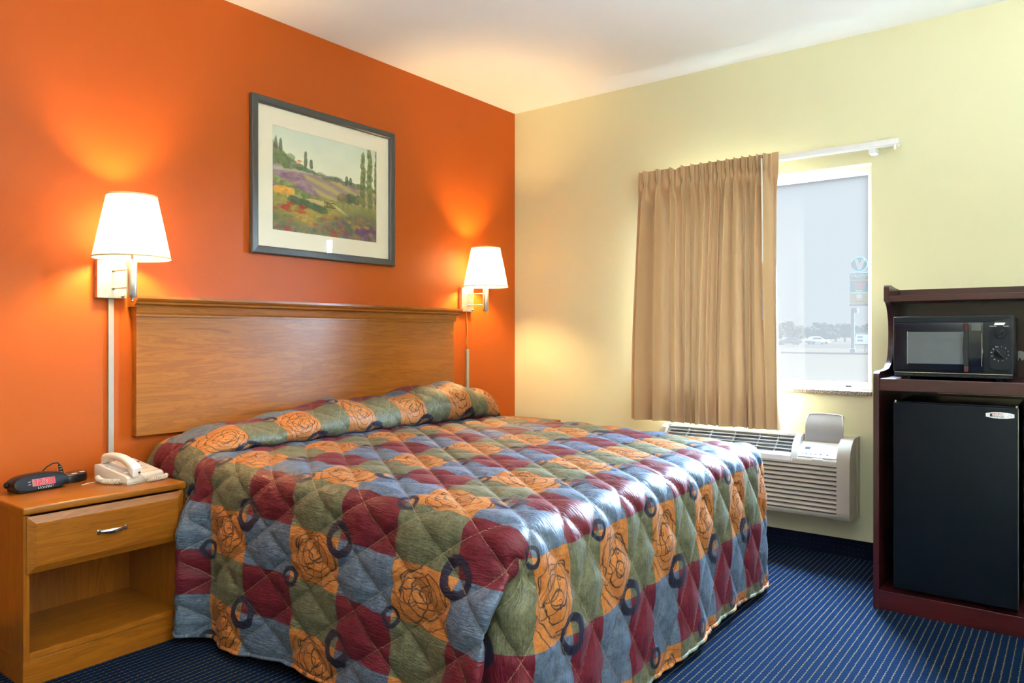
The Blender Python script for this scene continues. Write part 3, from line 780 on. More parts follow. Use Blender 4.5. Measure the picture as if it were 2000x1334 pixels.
                uu[:, 0] = uu[:, 0]*(1-kk)+fu*kk; uu[:, 1] = uu[:, 1]*(1-kk)+fv*kk
            SK[cols, k, 0] = P[:, 0]; SK[cols, k, 1] = P[:, 1]
            SUV[cols, k] = uu
    corner(0, 1, 1.0); corner(0, -1, 0.0)
    # assemble
    Vt = top.reshape(-1, 3); n0 = len(Vt)
    Vs = SK.reshape(-1, 3)
    VV = np.vstack([Vt, Vs]); UVv = np.vstack([uv_top.reshape(-1, 2), SUV.reshape(-1, 2)])
    idx = np.arange(n0).reshape(NX, NY)
    F1 = np.stack([idx[:-1, :-1], idx[1:, :-1], idx[1:, 1:], idx[:-1, 1:]], -1).reshape(-1, 4)
    sid = np.concatenate([idx[ii, jj][:, None], n0+np.arange(NC*(NR-1)).reshape(NC, NR-1)], 1)
    F2 = np.stack([sid[:-1, :-1], sid[:-1, 1:], sid[1:, 1:], sid[1:, :-1]], -1).reshape(-1, 4)
    FF = np.vstack([F1, F2])
    o = np_mesh('bedspread', VV, FF, M_spread, None, UVv, True)
    me = o.data
    nb = np.empty(len(VV)*3, np.float32); me.vertices.foreach_get('normal', nb); nb = nb.reshape(-1, 3)
    q1 = UVv[:, 0]/QU+UVv[:, 1]/QV; q2 = UVv[:, 0]/QU-UVv[:, 1]/QV
    f = np.minimum(np.abs(np.sin(PI*q1)), np.abs(np.sin(PI*q2)))
    isroll = np.concatenate([np.broadcast_to(np.clip((np.arange(NY)-nf)/12.0, 0, 1)[None, :], (NX, NY)).ravel(), np.zeros(len(Vs))])
    h = (0.017*np.sqrt(f)-0.008)*(1-0.5*isroll)
    VV = VV + nb*h[:, None]
    me.vertices.foreach_set('co', VV.astype(np.float32).ravel()); me.update()
    tag(o, 'quilted patchwork bedspread in blue, maroon, orange and olive with navy rings', 'bedspread')
    # bound hem
    hemp = VV[sid[::2, -1]]; huv = UVv[sid[::2, -1]]
    n = len(hemp); d = np.gradient(hemp, axis=0); d /= np.linalg.norm(d, axis=1)[:, None]+1e-9
    up = np.array([0, 0, 1.0]); sdv = np.cross(d, up); sdv /= np.linalg.norm(sdv, axis=1)[:, None]+1e-9
    seg = 8; th = np.linspace(0, 2*PI, seg+1)
    G = hemp[:, None, :] + 0.0075*(sdv[:, None, :]*np.cos(th)[None, :, None] + up[None, None, :]*np.sin(th)[None, :, None])
    guv = np.repeat(huv[:, None, :], seg+1, 1).copy()
    grid_obj('hem_binding', G, M_spread, o, guv)
    return o
bedspread()

# ------------------------------------------------------------------ curtain rod and curtain
rod = root('curtain_rod', (0, -1.75, 2.12), 'slim white traverse curtain rod above the window', 'curtain rod')
ro = Vector(rod.location)
MB().box(-0.086, -0.068, -2.462, -1.045, 2.122, 2.152, 0.004).build('rail', M_white, rod, off=ro)
MB().box(-0.080, -0.073, -2.44, -1.06, 2.116, 2.123, 0.001).build('track_slot', M_vinyl, rod, off=ro)
for y in (-2.462, -1.045):
    MB().box(-0.088, 0.0, y-0.004, y+0.012, 2.124, 2.151, 0.003).build('return_bracket', M_white, rod, off=ro)
MB().tube([(-0.078, -2.448, 2.126), (-0.078, -2.449, 2.105), (-0.080, -2.452, 2.096)], 0.006, 10).build('end_pulley', M_white, rod, True, off=ro)
MB().box(-0.07, 0.0, -2.362, -2.325, 2.095, 2.120, 0.003).box(-0.012, 0, -2.355, -2.335, 2.09, 2.172, 0.002).build('support_bracket', M_white, rod, off=ro)
for y in (-2.338, -2.352):
    MB().lathe([(0, 0), (0.004, 0), (0.004, 0.003), (0, 0.004)], seg=8).move(Matrix.Translation((-0.0, y, 2.165)) @ Matrix.Rotation(-PI/2, 4, 'Y')).build('screw', M_pewter, rod, off=ro)

def curtain():
    t = NT('tan_curtain_cloth'); uvn = t.n('ShaderNodeUVMap', uv_map='UVMap').outputs[0]
    wv = t.noise(t.mapping(uvn, (900, 500, 1)), 1.0, 2); st = t.noise(t.mapping(uvn, (3, 1.2, 1)), 1.0, 2)
    col = t.mix(st, (0.52, 0.32, 0.155, 1), (0.60, 0.385, 0.20, 1)); col = t.mix(t.math('MULTIPLY', wv, 0.15), col, (0.25, 0.14, 0.06, 1))
    d = t.n('ShaderNodeBsdfTranslucent'); t.put(d.inputs[0], (0.55, 0.33, 0.15, 1))
    t.set(col, 0.5, 0, 0.4, sheen=0.3); t.bump(wv, 0.1, 0.001)
    m = t.n('ShaderNodeMixShader'); m.inputs[0].default_value = 0.008
    t.t.links.new(t.b.outputs[0], m.inputs[1]); t.t.links.new(d.outputs[0], m.inputs[2]); t.t.links.new(m.outputs[0], t.out.inputs[0])
    cr = root('curtain', (-0.1, -1.45, 0.645), 'tan pinch pleated curtain drawn over left of the window', 'curtain')
    co = Vector(cr.location)
    ytop = [-1.020, -1.09, -1.175, -1.263, -1.335, -1.395, -1.45, -1.505, -1.555, -1.605, -1.650, -1.695, -1.737, -1.777, -1.815, -1.890]
    ybot = [-0.985, -1.06, -1.17, -1.275, -1.335, -1.39, -1.43, -1.475, -1.53, -1.59, -1.66, -1.71, -1.745, -1.80, -1.85, -1.905]
    n, m_ = 620, 150
    q = np.linspace(0, 15, n)                       # pleat coordinate: pleats on 1..14
    hh = np.linspace(0, 1, m_)                      # 0 top .. 1 bottom
    ZT, ZB = 2.162, 0.648
    yT = np.interp(q, np.arange(16), ytop); yB = np.interp(q, np.arange(16), ybot)
    f = q-np.round(q); ispl = ((np.round(q) >= 1) & (np.round(q) <= 14)).astype(float)
    X = np.zeros((n, m_, 3)); UV = np.zeros((n, m_, 2))
    r = np.random.default_rng(5); jit = r.uniform(-1, 1, 17); jit2 = r.uniform(-1, 1, 17)
    ja = np.interp(q, np.arange(17), jit); jb = np.interp(q, np.arange(17), jit2)
    L = np.concatenate([[0], np.cumsum(np.full(n-1, 0.11*15/(n-1)))])
    for k, h in enumerate(hh):
        z = ZT+(ZB-ZT)*h
        b = min(max((h-0.055)/0.10, 0), 1); b = b*b*(3-2*b)
        # header: flat with narrow three finger pleats; below: soft folds
        fing = ispl*np.exp(-(f/0.13)**2)*(0.034+0.009*np.cos(f*2*PI/0.085))
        pinch = 1-0.55*math.exp(-((h-0.062)/0.018)**2)
        head = fing*pinch - 0.012*np.cos(2*PI*f)*ispl*0.8 + 0.004
        amp = np.interp(q, np.arange(15)+.5, np.abs(np.diff(ytop))*0.30+0.004)*(1+0.22*ja)*(1+0.35*h)
        ph = f + 0.10*jb*h
        fold = amp*(np.cos(2*PI*ph)+0.16*np.cos(4*PI*ph+1.3*ja)) + 0.010*np.sin(q*1.9+h*3.0)*h
        fold = fold*np.clip((q-0.15)/0.5, 0, 1)*np.clip((15-q)/0.9, 0.15, 1)
        out = head*(1-b)+fold*b
        g = h*h*(3-2*h)
        y = yT*(1-g)+yB*g + 0.012*np.sin(2*PI*f*1.0+ja*2)*b*(0.5+h)
        xb = -0.118 - 0.028*math.sin(h*PI*0.8) + 0.0*h
        x = xb - out
        # left end returns towards the wall
        x = np.where(q < 0.35, x + (0.35-q)/0.35*0.07, x)
        zz = np.full(n, z) - (1-h)**8*0.012*np.exp(-((q-3.35)/0.22)**2) - (1-h)**6*0.006*np.abs(np.sin(PI*q))*ispl
        zz = zz + h**6*(0.020*np.sin(q*.55+.3)-0.004*np.abs(f)) - h**6*0.012
        X[:, k] = np.stack([x, y, np.maximum(zz, 0.652)], -1)-np.array(co)
        UV[:, k] = np.stack([L, np.full(n, z)], -1)
    grid_obj('drape', X, t.m, cr, UV)
    # lining peeping out at the left edge, and header tape
    m2 = 60; q2 = np.linspace(0, 1, 24); h2 = np.linspace(0.06, 0.955, m2)
    Y2 = np.zeros((24, m2, 3))
    for k, h in enumerate(h2):
        yl = ytop[0]*(1-h)+ybot[0]*h
        Y2[:, k] = np.stack([-0.030-0.012*np.sin(q2*5), yl+0.014*h-0.16*q2+0.004, np.full(24, ZT+(ZB-ZT)*h)], -1)-np.array(co)
    grid_obj('lining', Y2, M_ivory, cr)
    MB().tube([(-0.166, -1.812, 2.128), (-0.168, -1.815, 1.9), (-0.172, -1.820, 1.25)], 0.0045, 10).build('draw_wand', M_white, cr, True, off=co)
    MB().tube([(-0.150, -1.812, 2.135), (-0.160, -1.812, 2.143), (-0.167, -1.812, 2.136), (-0.166, -1.812, 2.126)], 0.0025, 8).build('wand_hook', M_pewter, cr, True, off=co)
curtain()

# ------------------------------------------------------------------ wall air conditioner
AY0, AY1 = -1.200, -2.265
ac = root('air_conditioner', (0, (AY0+AY1)/2, 0.215), 'beige through-wall air conditioner with raised control lid below the window', 'air conditioner')
ao = Vector(ac.location)
MB().box(-0.052, -0.001, AY1-0.006, AY0+0.006, 0.218, 0.640, 0.002).build('wall_sleeve', M_accase, ac, off=ao)
prof = [(-0.05, 0.222), (-0.168, 0.224), (-0.188, 0.230), (-0.199, 0.246), (-0.201, 0.27), (-0.199, 0.50), (-0.194, 0.535), (-0.180, 0.572), (-0.155, 0.604), (-0.120, 0.627), (-0.085, 0.636), (-0.05, 0.638)]
h = MB()
h.prism(prof, 'y', AY0, AY0-0.034).prism(prof, 'y', AY1, AY1+0.062)
h.prism([(-0.05, 0.222), (-0.168, 0.224), (-0.188, 0.230), (-0.199, 0.246), (-0.200, 0.256), (-0.05, 0.256)], 'y', AY0-0.034, AY1+0.062)
h.prism([(-0.05, 0.497), (-0.200, 0.497), (-0.199, 0.508), (-0.05, 0.508)], 'y', AY0-0.034, AY1+0.062)
h.build('housing', M_accase, ac, 'auto', off=ao)
MB().prism([(-0.05, 0.508), (-0.199, 0.508), (-0.198, 0.518), (-0.191, 0.528), (-0.096, 0.604), (-0.05, 0.612)], 'y', -1.984, AY1+0.062).build('control_deck', M_accase, ac, 'auto', off=ao)
MB().prism([(-0.05, 0.508), (-0.199, 0.508), (-0.194, 0.535), (-0.180, 0.572), (-0.155, 0.604), (-0.120, 0.627), (-0.085, 0.636), (-0.05, 0.638)], 'y', -1.976, -2.006).build('cheek', M_aclight, ac, 'auto', off=ao)
# control panel on the sloping deck
sl = math.atan2(0.604-0.528, 0.095)
Tm = Matrix.Translation((-0.1415, -2.104, 0.5685)) @ Matrix.Rotation(-sl, 4, 'Y')
cp = MB().box(-0.058, 0.052, -0.095, 0.095, -0.004, 0.004, 0.003).move(Tm).build('control_panel', M_aclight, ac, off=ao)
MB().box(-0.070, -0.058, -0.030, 0.022, -0.006, 0.001, 0.003).move(Tm).build('finger_tab', M_aclight, cp, off=ao)
MB().box(-0.005, 0.012, 0.044, 0.070, 0.0035, 0.0052, 0.0005).move(Tm).build('display', M_acdark, cp, off=ao)
for y in (0.076, 0.056, 0.034, 0.010, -0.016, -0.048):
    MB().lathe([(0, 0.004), (0.0062, 0.004), (0.0056, 0.0062), (0, 0.0066)], seg=14).move(Tm @ Matrix.Translation((-0.034, y, 0))).build('button', M_acbutton, cp, off=ao)
# open lid standing at the back of the deck
b = bmesh.new(); rows = []
y0, y1 = -2.022, -2.208
outline = []
for k in range(25):
    s = k/24; xx = -0.090+0.030*s - 0.018*math.sin(PI*s); zz = 0.607+0.142*s
    ins = 0.0 if s < 0.9 else 0.018*(1-math.sqrt(max(0, 1-((s-0.9)/0.1)**2)))
    rows.append([(xx, y0-ins, zz), (xx, y1+ins, zz)])
for off_ in (0, 0.005):
    pass
vf = [[b.verts.new(p) for p in rw] for rw in rows]; vb = [[b.verts.new((p[0]+0.006, p[1], p[2])) for p in rw] for rw in rows]
for i in range(24):
    b.faces.new((vf[i][0], vf[i][1], vf[i+1][1], vf[i+1][0])); b.faces.new((vb[i][0], vb[i+1][0], vb[i+1][1], vb[i][1]))
    b.faces.new((vf[i][0], vf[i+1][0], vb[i+1][0], vb[i][0])); b.faces.new((vf[i][1], vb[i][1], vb[i+1][1], vf[i+1][1]))
b.faces.new((vf[24][0], vf[24][1], vb[24][1], vb[24][0])); b.faces.new((vf[0][0], vb[0][0], vb[0][1], vf[0][1]))
bmesh.ops.recalc_face_normals(b, faces=b.faces[:])
lid = MB().add(b).build('control_lid', M_acgrey, ac, 'auto', off=ao)
MB().tube([(-0.087, y0, 0.612), (-0.086, y0+0.0005, 0.70), (-0.064, y0-0.010, 0.745), (-0.060, y0-0.03, 0.7495), (-0.060, -2.10, 0.7525), (-0.060, -2.13, 0.7505), (-0.060, y1+0.03, 0.7495), (-0.064, y1+0.010, 0.745), (-0.086, y1, 0.70), (-0.087, y1, 0.612)], 0.0035, 8).build('lid_rim', M_aclight, lid, True, off=ao)
# discharge grille
MB().prism([(-0.05, 0.508), (-0.17, 0.508), (-0.165, 0.530), (-0.10, 0.588), (-0.05, 0.600)], 'y', AY0-0.034, -1.976).build('grille_recess', M_acdark, ac, off=ao)
MB().box(-0.075, -0.05, -1.976, AY0-0.034, 0.622, 0.637, 0.002).build('grille_top_rail', M_aclight, ac, off=ao)
for k in range(6):
    s = (k+0.2)/5.4; xx = -0.085-0.100*s; zz = 0.628-0.085*s
    MB().box(xx-0.004, xx+0.004, -1.976, AY0-0.034, zz-0.0028, zz+0.0028, 0.001).build('grille_bar', M_acgrey if k < 2 else M_accase, ac, off=ao)
for y in (-1.36, -1.50, -1.64, -1.78, -1.88):
    MB().prism([(-0.075, 0.630), (-0.188, 0.538), (-0.182, 0.530), (-0.075, 0.615)], 'y', y-0.002, y+0.002).build('grille_divider', M_acgrey, ac, off=ao)
MB().prism([(-0.172, 0.508), (-0.201, 0.508), (-0.199, 0.532), (-0.188, 0.546), (-0.172, 0.546)], 'y', AY0-0.036, -1.975).build('label_strip', M_aclight, ac, off=ao)
MB().box(-0.186, -0.06, AY1+0.062, AY0-0.034, 0.256, 0.497).build('intake_back', M_acdark, ac, off=ao)
for k in range(10):
    z = 0.262+0.0236*k
    MB().prism([(-0.186, z+0.004), (-0.201, z), (-0.203, z+0.003), (-0.198, z+0.011), (-0.186, z+0.017)], 'y', AY0-0.034, AY1+0.062).build('louvre_slat', M_accase, ac, off=ao)

# ------------------------------------------------------------------ fridge and microwave cabinet
CY0, CY1 = -2.478, -3.066        # outer faces of the two sides
CX0, CX1 = -0.715, -0.235        # front, back
cab = root('appliance_cabinet', ((CX0+CX1)/2, (CY0+CY1)/2, 0), 'mahogany hutch cabinet housing the microwave and small fridge', 'cabinet')
ca = Vector(cab.location)
sprof = [(CX1, 0.0), (CX0, 0.0), (CX0, 0.985), (CX0+0.006, 1.004), (CX0+0.022, 1.012), (-0.560, 1.014), (-0.500, 1.020), (-0.450, 1.040), (-0.418, 1.075), (-0.403, 1.12), (-0.398, 1.18), (-0.404, 1.23), (-0.420, 1.268), (-0.445, 1.300), (-0.478, 1.318), (-0.500, 1.322), (-0.500, 1.385), (-0.490, 1.393), (-0.455, 1.395), (-0.36, 1.388), (CX1, 1.383)]
th = 0.022
for y0, y1 in ((CY0, CY0-th), (CY1+th, CY1)):
    MB().prism(sprof, 'y', y0, y1).build('side_panel', M_mah_z, cab, 'auto', off=ca)
yi0, yi1 = CY0-th, CY1+th
MB().box(CX0+0.004, CX1, yi1, yi0, 0.058, 0.080, 0.001).build('bottom_board', M_mah_y, cab, off=ca)
MB().box(CX0+0.002, CX0+0.022, yi1, yi0, 0.0, 0.080, 0.002).build('plinth', M_mah_y, cab, off=ca)
MB().box(CX0+0.002, CX1, yi1, yi0, 0.932, 0.984, 0.003).build('shelf', M_mah_y, cab, off=ca)
MB().box(-0.497, CX1, yi1, yi0, 1.318, 1.345, 0.002).build('top_board', M_mah_y, cab, off=ca)
MB().box(CX1-0.02, CX1, yi1, yi0, 1.345, 1.383, 0.001).build('gallery_rail', M_mah_y, cab, off=ca)
MB().box(CX1-0.008, CX1-0.002, yi1, yi0, 0.08, 0.898).box(CX1-0.008, CX1-0.002, -2.655, yi0, 0.898, 0.932).build('lower_back', M_mah_y, cab, off=ca)
bp = MB().box(CX1-0.008, CX1-0.002, yi1, yi0, 0.984, 1.318).build('hutch_back', M_mah_y, cab, off=ca)
MB().lathe([(0.0, 0), (0.020, 0), (0.022, 0.002), (0.020, 0.004), (0, 0.004)], seg=24).move(Matrix.Translation((CX1-0.007, -2.972, 1.078)) @ Matrix.Rotation(-PI/2, 4, 'Y')).build('cable_grommet', M_acgrey, bp, off=ca)
MB().box(CX1-0.014, CX1-0.010, -2.9765, -2.9685, 1.056, 1.068).build('grommet_notch', M_blackm, bp, off=ca)

# small fridge
FY0, FY1, FZ0, FZ1 = -2.552, -2.990, 0.088, 0.894
fr = root('mini_fridge', (-0.47, (FY0+FY1)/2, 0.08), 'black mini fridge standing in the lower bay of cabinet', 'fridge')
fo = Vector(fr.location)
MB().box(-0.655, -0.255, FY1+0.004, FY0-0.004, FZ0+0.012, FZ1-0.006, 0.006).build('body', M_fridge, fr, 'auto', off=fo)
MB().box(-0.662, -0.655, FY1+0.01, FY0-0.01, FZ0+0.02, FZ1-0.012).build('door_gasket', M_blackm, fr, off=fo)
dr = MB().box(-0.700, -0.662, FY1, FY0, FZ0+0.010, FZ1-0.010, 0.005, 3).build('door', M_fridge, fr, 'auto', off=fo)
MB().box(-0.6985, -0.670, FY1-0.0012, FY1+0.0005, FZ0+0.012, FZ1-0.012).build('door_edge_strip', M_pewter, dr, off=fo)
for y in (FY0-0.006, FY1+0.006):
    MB().lathe([(0, 0), (0.006, 0), (0.006, 0.01), (0, 0.012)], -0.682, y, 12).move(Matrix.Translation((0, 0, FZ1-0.012))).build('hinge_pin', M_pewter, fr, off=fo)
for x in (-0.62, -0.29):
    for y in (FY0-0.04, FY1+0.04):
        MB().lathe([(0, 0.080), (0.014, 0.080), (0.012, 0.102), (0, 0.102)], x, y, 12).build('foot', M_blackm, fr, off=fo)
by, bz = -2.931, 0.853
pts = [(by+0.047*s_[0], bz+0.0125*s_[1]) for s_ in ((1, -.55), (.5, -.92), (0, -1), (-.5, -.92), (-1, -.55), (-1, .55), (-.5, .92), (0, 1), (.5, .92), (1, .55))]
bd = MB().prism(pts, 'x', -0.7025, -0.6995).build('badge', M_print_white, dr, off=fo)
RX = (PI/2, 0, -PI/2)
def lab(name, s, size, mat, par, off, p, sx=1.0, bold=0.0): return text_obj(name, s, size, mat, par, Vector(p)-Vector(off), RX, 0.0003, bold, sx)
lab('badge_lettering', 'MICRO', 0.0105, M_print_red, bd, fo, (-0.703, by+0.008, bz+0.0048), 1.15)
lab('badge_lettering', 'FRIDGE', 0.0105, M_ink, bd, fo, (-0.703, by+0.006, bz-0.0048), 1.15)
MB().box(-0.7032, -0.7025, by+0.026, by+0.033, bz-0.006, bz+0.006, 0.0003).build('badge_mark', M_black, bd, off=fo)
MB().tube([(-0.7028, by-0.022, bz-0.004), (-0.7028, by-0.028, bz+0.001), (-0.7028, by-0.036, bz+0.002), (-0.7028, by-0.040, bz-0.003)], 0.0006, 6).build('badge_swirl', M_acgrey, bd, off=fo)

# microwave
MY0, MY1, MZ0, MZ1, MF = -2.551, -2.974, 0.984, 1.246, -0.690
mw = root('microwave_oven', (-0.5, (MY0+MY1)/2, MZ0), 'black microwave oven with two dials on the cabinet shelf', 'microwave')
mo = Vector(mw.location)
MB().box(MF+0.022, -0.36, MY1+0.003, MY0-0.003, MZ0+0.012, MZ1-0.002, 0.004).build('body', M_black, mw, 'auto', off=mo)
for x in (-0.63, -0.40):
    for y in (MY0-0.05, MY1+0.05):
        MB().lathe([(0, MZ0), (0.012, MZ0), (0.012, MZ0+0.013), (0, MZ0+0.013)], x, y, 12).build('foot', M_blackm, mw, off=mo)
face = MB().box(MF+0.004, MF+0.024, MY1, MY0, MZ0+0.030, MZ1, 0.004, 3).build('face_panel', M_black, mw, 'auto', off=mo)
MB().box(MF+0.010, MF+0.026, MY1+0.002, MY0-0.002, MZ0+0.012, MZ0+0.027, 0.002).build('lower_vent', M_black, mw, off=mo)
MB().box(MF+0.0055, MF+0.010, MY1+0.003, MY0-0.003, MZ0+0.0275, MZ0+0.0295).build('chrome_line', M_pewter, mw, off=mo)
for k in range(9):
    y = MY0-0.04-0.042*k
    MB().box(MF+0.0095, MF+0.011, y-0.032, y, MZ0+0.016, MZ0+0.020).build('vent_slot', M_blackm, mw, off=mo)
# arched brow over the door
n = 16; br = [(MY0-0.008, MZ1-0.020)]+[(MY0-0.008-(MY0-MY1-0.016)*k/n, MZ1-0.021-0.004*math.sin(PI*min(1, k/n*1.02))+0.014*max(0, k/n-0.86)/0.14) for k in range(1, n+1)]
MB().prism(br+[(MY1+0.008, MZ1-0.003), (MY0-0.008, MZ1-0.003)], 'x', MF-0.001, MF+0.006).build('brow', M_black, mw, off=mo)
DY1 = -2.875
door = MB().box(MF-0.004, MF+0.004, DY1, MY0-0.006, MZ0+0.038, MZ1-0.026, 0.003).build('door', M_blackg, mw, 'auto', off=mo)
M_mwglass = plain('microwave_window', (0.075, 0.085, 0.105), 0.10, 0.0, 0.05, 0.8)
MB().box(MF-0.0055, MF-0.003, -2.818, MY0-0.052, MZ0+0.066, MZ1-0.064, 0.001).build('door_window', M_mwglass, door, off=mo)
frame_pts = [(MF-0.006, -2.606, MZ0+0.064), (MF-0.006, -2.606, MZ1-0.062)]
MB().tube(frame_pts, 0.0016, 6).build('window_edge', M_pewter, door, off=mo)
MB().prism([(-2.826, MZ0+0.036), (-2.812, MZ0+0.036), (-2.806, MZ0+0.13), (-2.812, MZ1-0.030), (-2.826, MZ1-0.030)], 'x', MF-0.022, MF-0.010, 0.002).box(MF-0.012, MF-0.002, -2.826, -2.812, MZ1-0.055, MZ1-0.032).box(MF-0.012, MF-0.002, -2.826, -2.812, MZ0+0.038, MZ0+0.062).build('door_handle', M_blackg, door, off=mo)
MB().box(MF-0.0226, MF-0.010, -2.828, -2.809, MZ1-0.060, MZ1-0.028, 0.003).build('handle_end', M_amber, door, off=mo)
MB().box(MF-0.0226, MF-0.010, -2.828, -2.809, MZ0+0.034, MZ0+0.060, 0.003).build('handle_end', M_amber, door, off=mo)
MB().box(MF-0.005, MF+0.002, -2.868, -2.832, MZ1-0.062, MZ1-0.034, 0.003).build('grip_recess', M_grip, door, off=mo)
MB().tube([(MF-0.005, -2.870, MZ0+0.06), (MF-0.005, -2.870, MZ1-0.07)], 0.0014, 6).build('door_trim', M_pewter, door, off=mo)
pts = []
yc0, zc0, hw_, hh_ = -2.930, MZ0+0.135, 0.036, 0.088
for q in range(24):
    a = 2*PI*q/24; ca_, sa_ = math.cos(a), math.sin(a)
    pts.append((yc0+hw_*math.copysign(abs(ca_)**0.4, ca_), zc0+hh_*math.copysign(abs(sa_)**0.4, sa_)))
cpn = MB().prism(pts, 'x', MF-0.001, MF+0.005).build('control_plate', M_black, mw, off=mo)
MB().prism([(-2.910, 1.208), (-2.943, 1.208), (-2.949, 1.218), (-2.914, 1.218)], 'x', MF-0.0018, MF-0.0008).build('badge', M_print_white, cpn, off=mo)
lab('lettering', 'DEFROST', 0.0060, M_print_white, cpn, mo, (MF-0.0014, -2.908, 1.2035), 1.0)
lab('lettering', 'COOK', 0.0060, M_print_white, cpn, mo, (MF-0.0014, -2.950, 1.2035), 1.0)
for zc, ang, nm in ((1.178, 2.3, 0), (1.095, 0.7, 1)):
    k = MB().lathe([(0, 0), (0.022, 0), (0.021, 0.006), (0.0, 0.007)], seg=28).move(Matrix.Translation((MF-0.001, -2.930, zc)) @ Matrix.Rotation(-PI/2, 4, 'Y')).build('dial', M_black, mw, 'auto', off=mo)
    bb = MB().box(-0.019, 0.019, -0.0045, 0.0045, 0.006, 0.016, 0.002)
    bb.move(Matrix.Translation((MF-0.001, -2.930, zc)) @ Matrix.Rotation(-PI/2, 4, 'Y') @ Matrix.Rotation(ang, 4, 'Z')).build('dial_grip', M_blackg, k, 'auto', off=mo)
for i, s in enumerate(('OFF', '1', '2', '3', '4', '5', '6', '8', '10', '15', '20', '30')):
    a = PI/2+0.35-i*2*PI/12
    lab('dial_number', s, 0.0062, M_print_white, cpn, mo, (MF-0.0014, -2.930-0.0285*math.cos(a), 1.095+0.0285*math.sin(a)))

# ------------------------------------------------------------------ things on the nightstand
TZ = 0.600
clk = root('alarm_clock', (-3.080, -0.122, TZ), 'black clock radio with red digits on the nightstand', 'alarm clock', rotz=math.radians(6))
# body: elliptical front swept back and shrinking
def clock_body():
    b = bmesh.new(); rings = []; seg = 40
    for y, sx_, sz_, zc_ in ((-0.052, 0.086, 0.0265, 0.0315), (-0.050, 0.092, 0.030, 0.032), (-0.040, 0.094, 0.031, 0.033), (0.0, 0.096, 0.029, 0.032), (0.03, 0.085, 0.024, 0.028), (0.045, 0.06, 0.016, 0.022)):
        ring = []
        for k in range(seg):
            a = 2*PI*k/seg; c_, s_ = math.cos(a), math.sin(a)
            z = zc_+sz_*(abs(s_)**0.8)*(1 if s_ > 0 else -1)
            yy_ = y + 0.30*(z-zc_)
            ring.append(b.verts.new((sx_*math.copysign(abs(c_)**0.8, c_), yy_, max(z, 0.010))))
        rings.append(ring)
    for i in range(len(rings)-1):
        for k in range(seg): b.faces.new((rings[i][k], rings[i][(k+1) % seg], rings[i+1][(k+1) % seg], rings[i+1][k]))
    b.faces.new(rings[0][::-1]); b.faces.new(rings[-1]); bmesh.ops.recalc_face_normals(b, faces=b.faces[:])
    return MB().add(b)
clock_body().build('case', M_black, clk, 'auto')
MB().box(-0.078, 0.074, -0.048, 0.040, 0, 0.020, 0.006, 3).build('base', M_blackm, clk)
fm = Matrix.Translation((0, -0.0526, 0.0325)) @ Matrix.Rotation(math.atan(0.30)*-1, 4, 'X')
M_lens = plain('clock_lens', (0.30, 0.12, 0.13), 0.15)
dsp = MB().box(-0.036, 0.044, -0.0016, 0.0006, -0.0125, 0.0145, 0.001).move(fm).build('display', M_lens, clk)
SEG = {'0': 'abcdef', '1': 'bc', '2': 'abged', '3': 'abgcd'}
def digit(ch, xc):
    b = MB(); w2, h2, t2 = 0.0062, 0.0098, 0.0021
    R_ = {'a': (-w2, w2, h2-t2, h2), 'g': (-w2, w2, -t2/2, t2/2), 'd': (-w2, w2, -h2, -h2+t2), 'f': (-w2, -w2+t2, 0.0004, h2), 'b': (w2-t2, w2, 0.0004, h2), 'e': (-w2, -w2+t2, -h2, -0.0004), 'c': (w2-t2, w2, -h2, -0.0004)}
    for s in SEG[ch]:
        x0, x1, z0, z1 = R_[s]; b.box(x0, x1, -0.0026, -0.0018, z0, z1)
    sh = Matrix.Identity(4); sh[0][2] = 0.10
    b.move(fm @ Matrix.Translation((xc, 0, 0.001)) @ sh).build('digit', M_led, dsp)
for ch, xc in (('1', -0.026), ('2', -0.0085), ('0', 0.0145), ('3', 0.034)): digit(ch, xc)
for z in (0.004, -0.003): MB().box(0.0022, 0.0038, -0.0026, -0.0018, z-0.0008, z+0.0008).move(fm).build('colon_dot', M_led, dsp)
for k in range(8): MB().box(-0.018+0.0072*k, -0.0148+0.0072*k, -0.0012, 0.0, -0.0178, -0.0162).move(fm).build('scale_mark', M_print_white, clk)
for k in range(6): MB().box(-0.018+0.0084*k, -0.0142+0.0084*k, -0.0012, 0.0, -0.0222, -0.0206).move(fm).build('scale_mark', M_print_white, clk)
for z in (0.006, -0.004): MB().box(-0.048, -0.040, -0.0012, 0.0, z, z+0.0014).move(fm).build('side_mark', M_print_white, clk)
for x in (-0.062, -0.040, -0.016, 0.006): MB().box(x-0.009, x+0.009, -0.014, -0.004, 0.0545-0.22*abs(x), 0.0595-0.22*abs(x), 0.002).build('top_button', M_pewter if x > -0.05 else M_black, clk)
MB().lathe([(0, 0), (0.010, 0.002), (0.012, 0.008), (0.008, 0.013), (0, 0.014)], seg=18).move(Matrix.Translation((-0.090, 0.0, 0.030)) @ Matrix.Rotation(-PI/2, 4, 'Y')).build('volume_wheel', M_blackg, clk, True)
cdp = MB().tube([(0.030, 0.046, 0.030), (0.045, 0.050, 0.048), (0.062, 0.046, 0.068), (0.082, 0.040, 0.080), (0.097, 0.034, 0.080), (0.101, 0.030, 0.072)], 0.0026, 8).build('power_cord', M_black, clk, True)
b = MB()
pp = [(0.100, 0.031, 0.074), (0.103, 0.029, 0.062), (0.105, 0.028, 0.050), (0.1055, 0.0275, 0.036)]
b.tube(pp, [0.005, 0.0065, 0.008, 0.010], 12)
pg = b.build('plug', M_black, cdp, True)
for q in (0.2, 0.45, 0.7, 0.9):
    z = 0.074-0.038*q; MB().lathe([(0.0055+0.0035*q, z-0.0012), (0.0085+0.0035*q, z), (0.0055+0.0035*q, z+0.0012)], 0.101+0.004*q, 0.030-0.002*q, 14).build('strain_rib', M_pewter, pg, True)

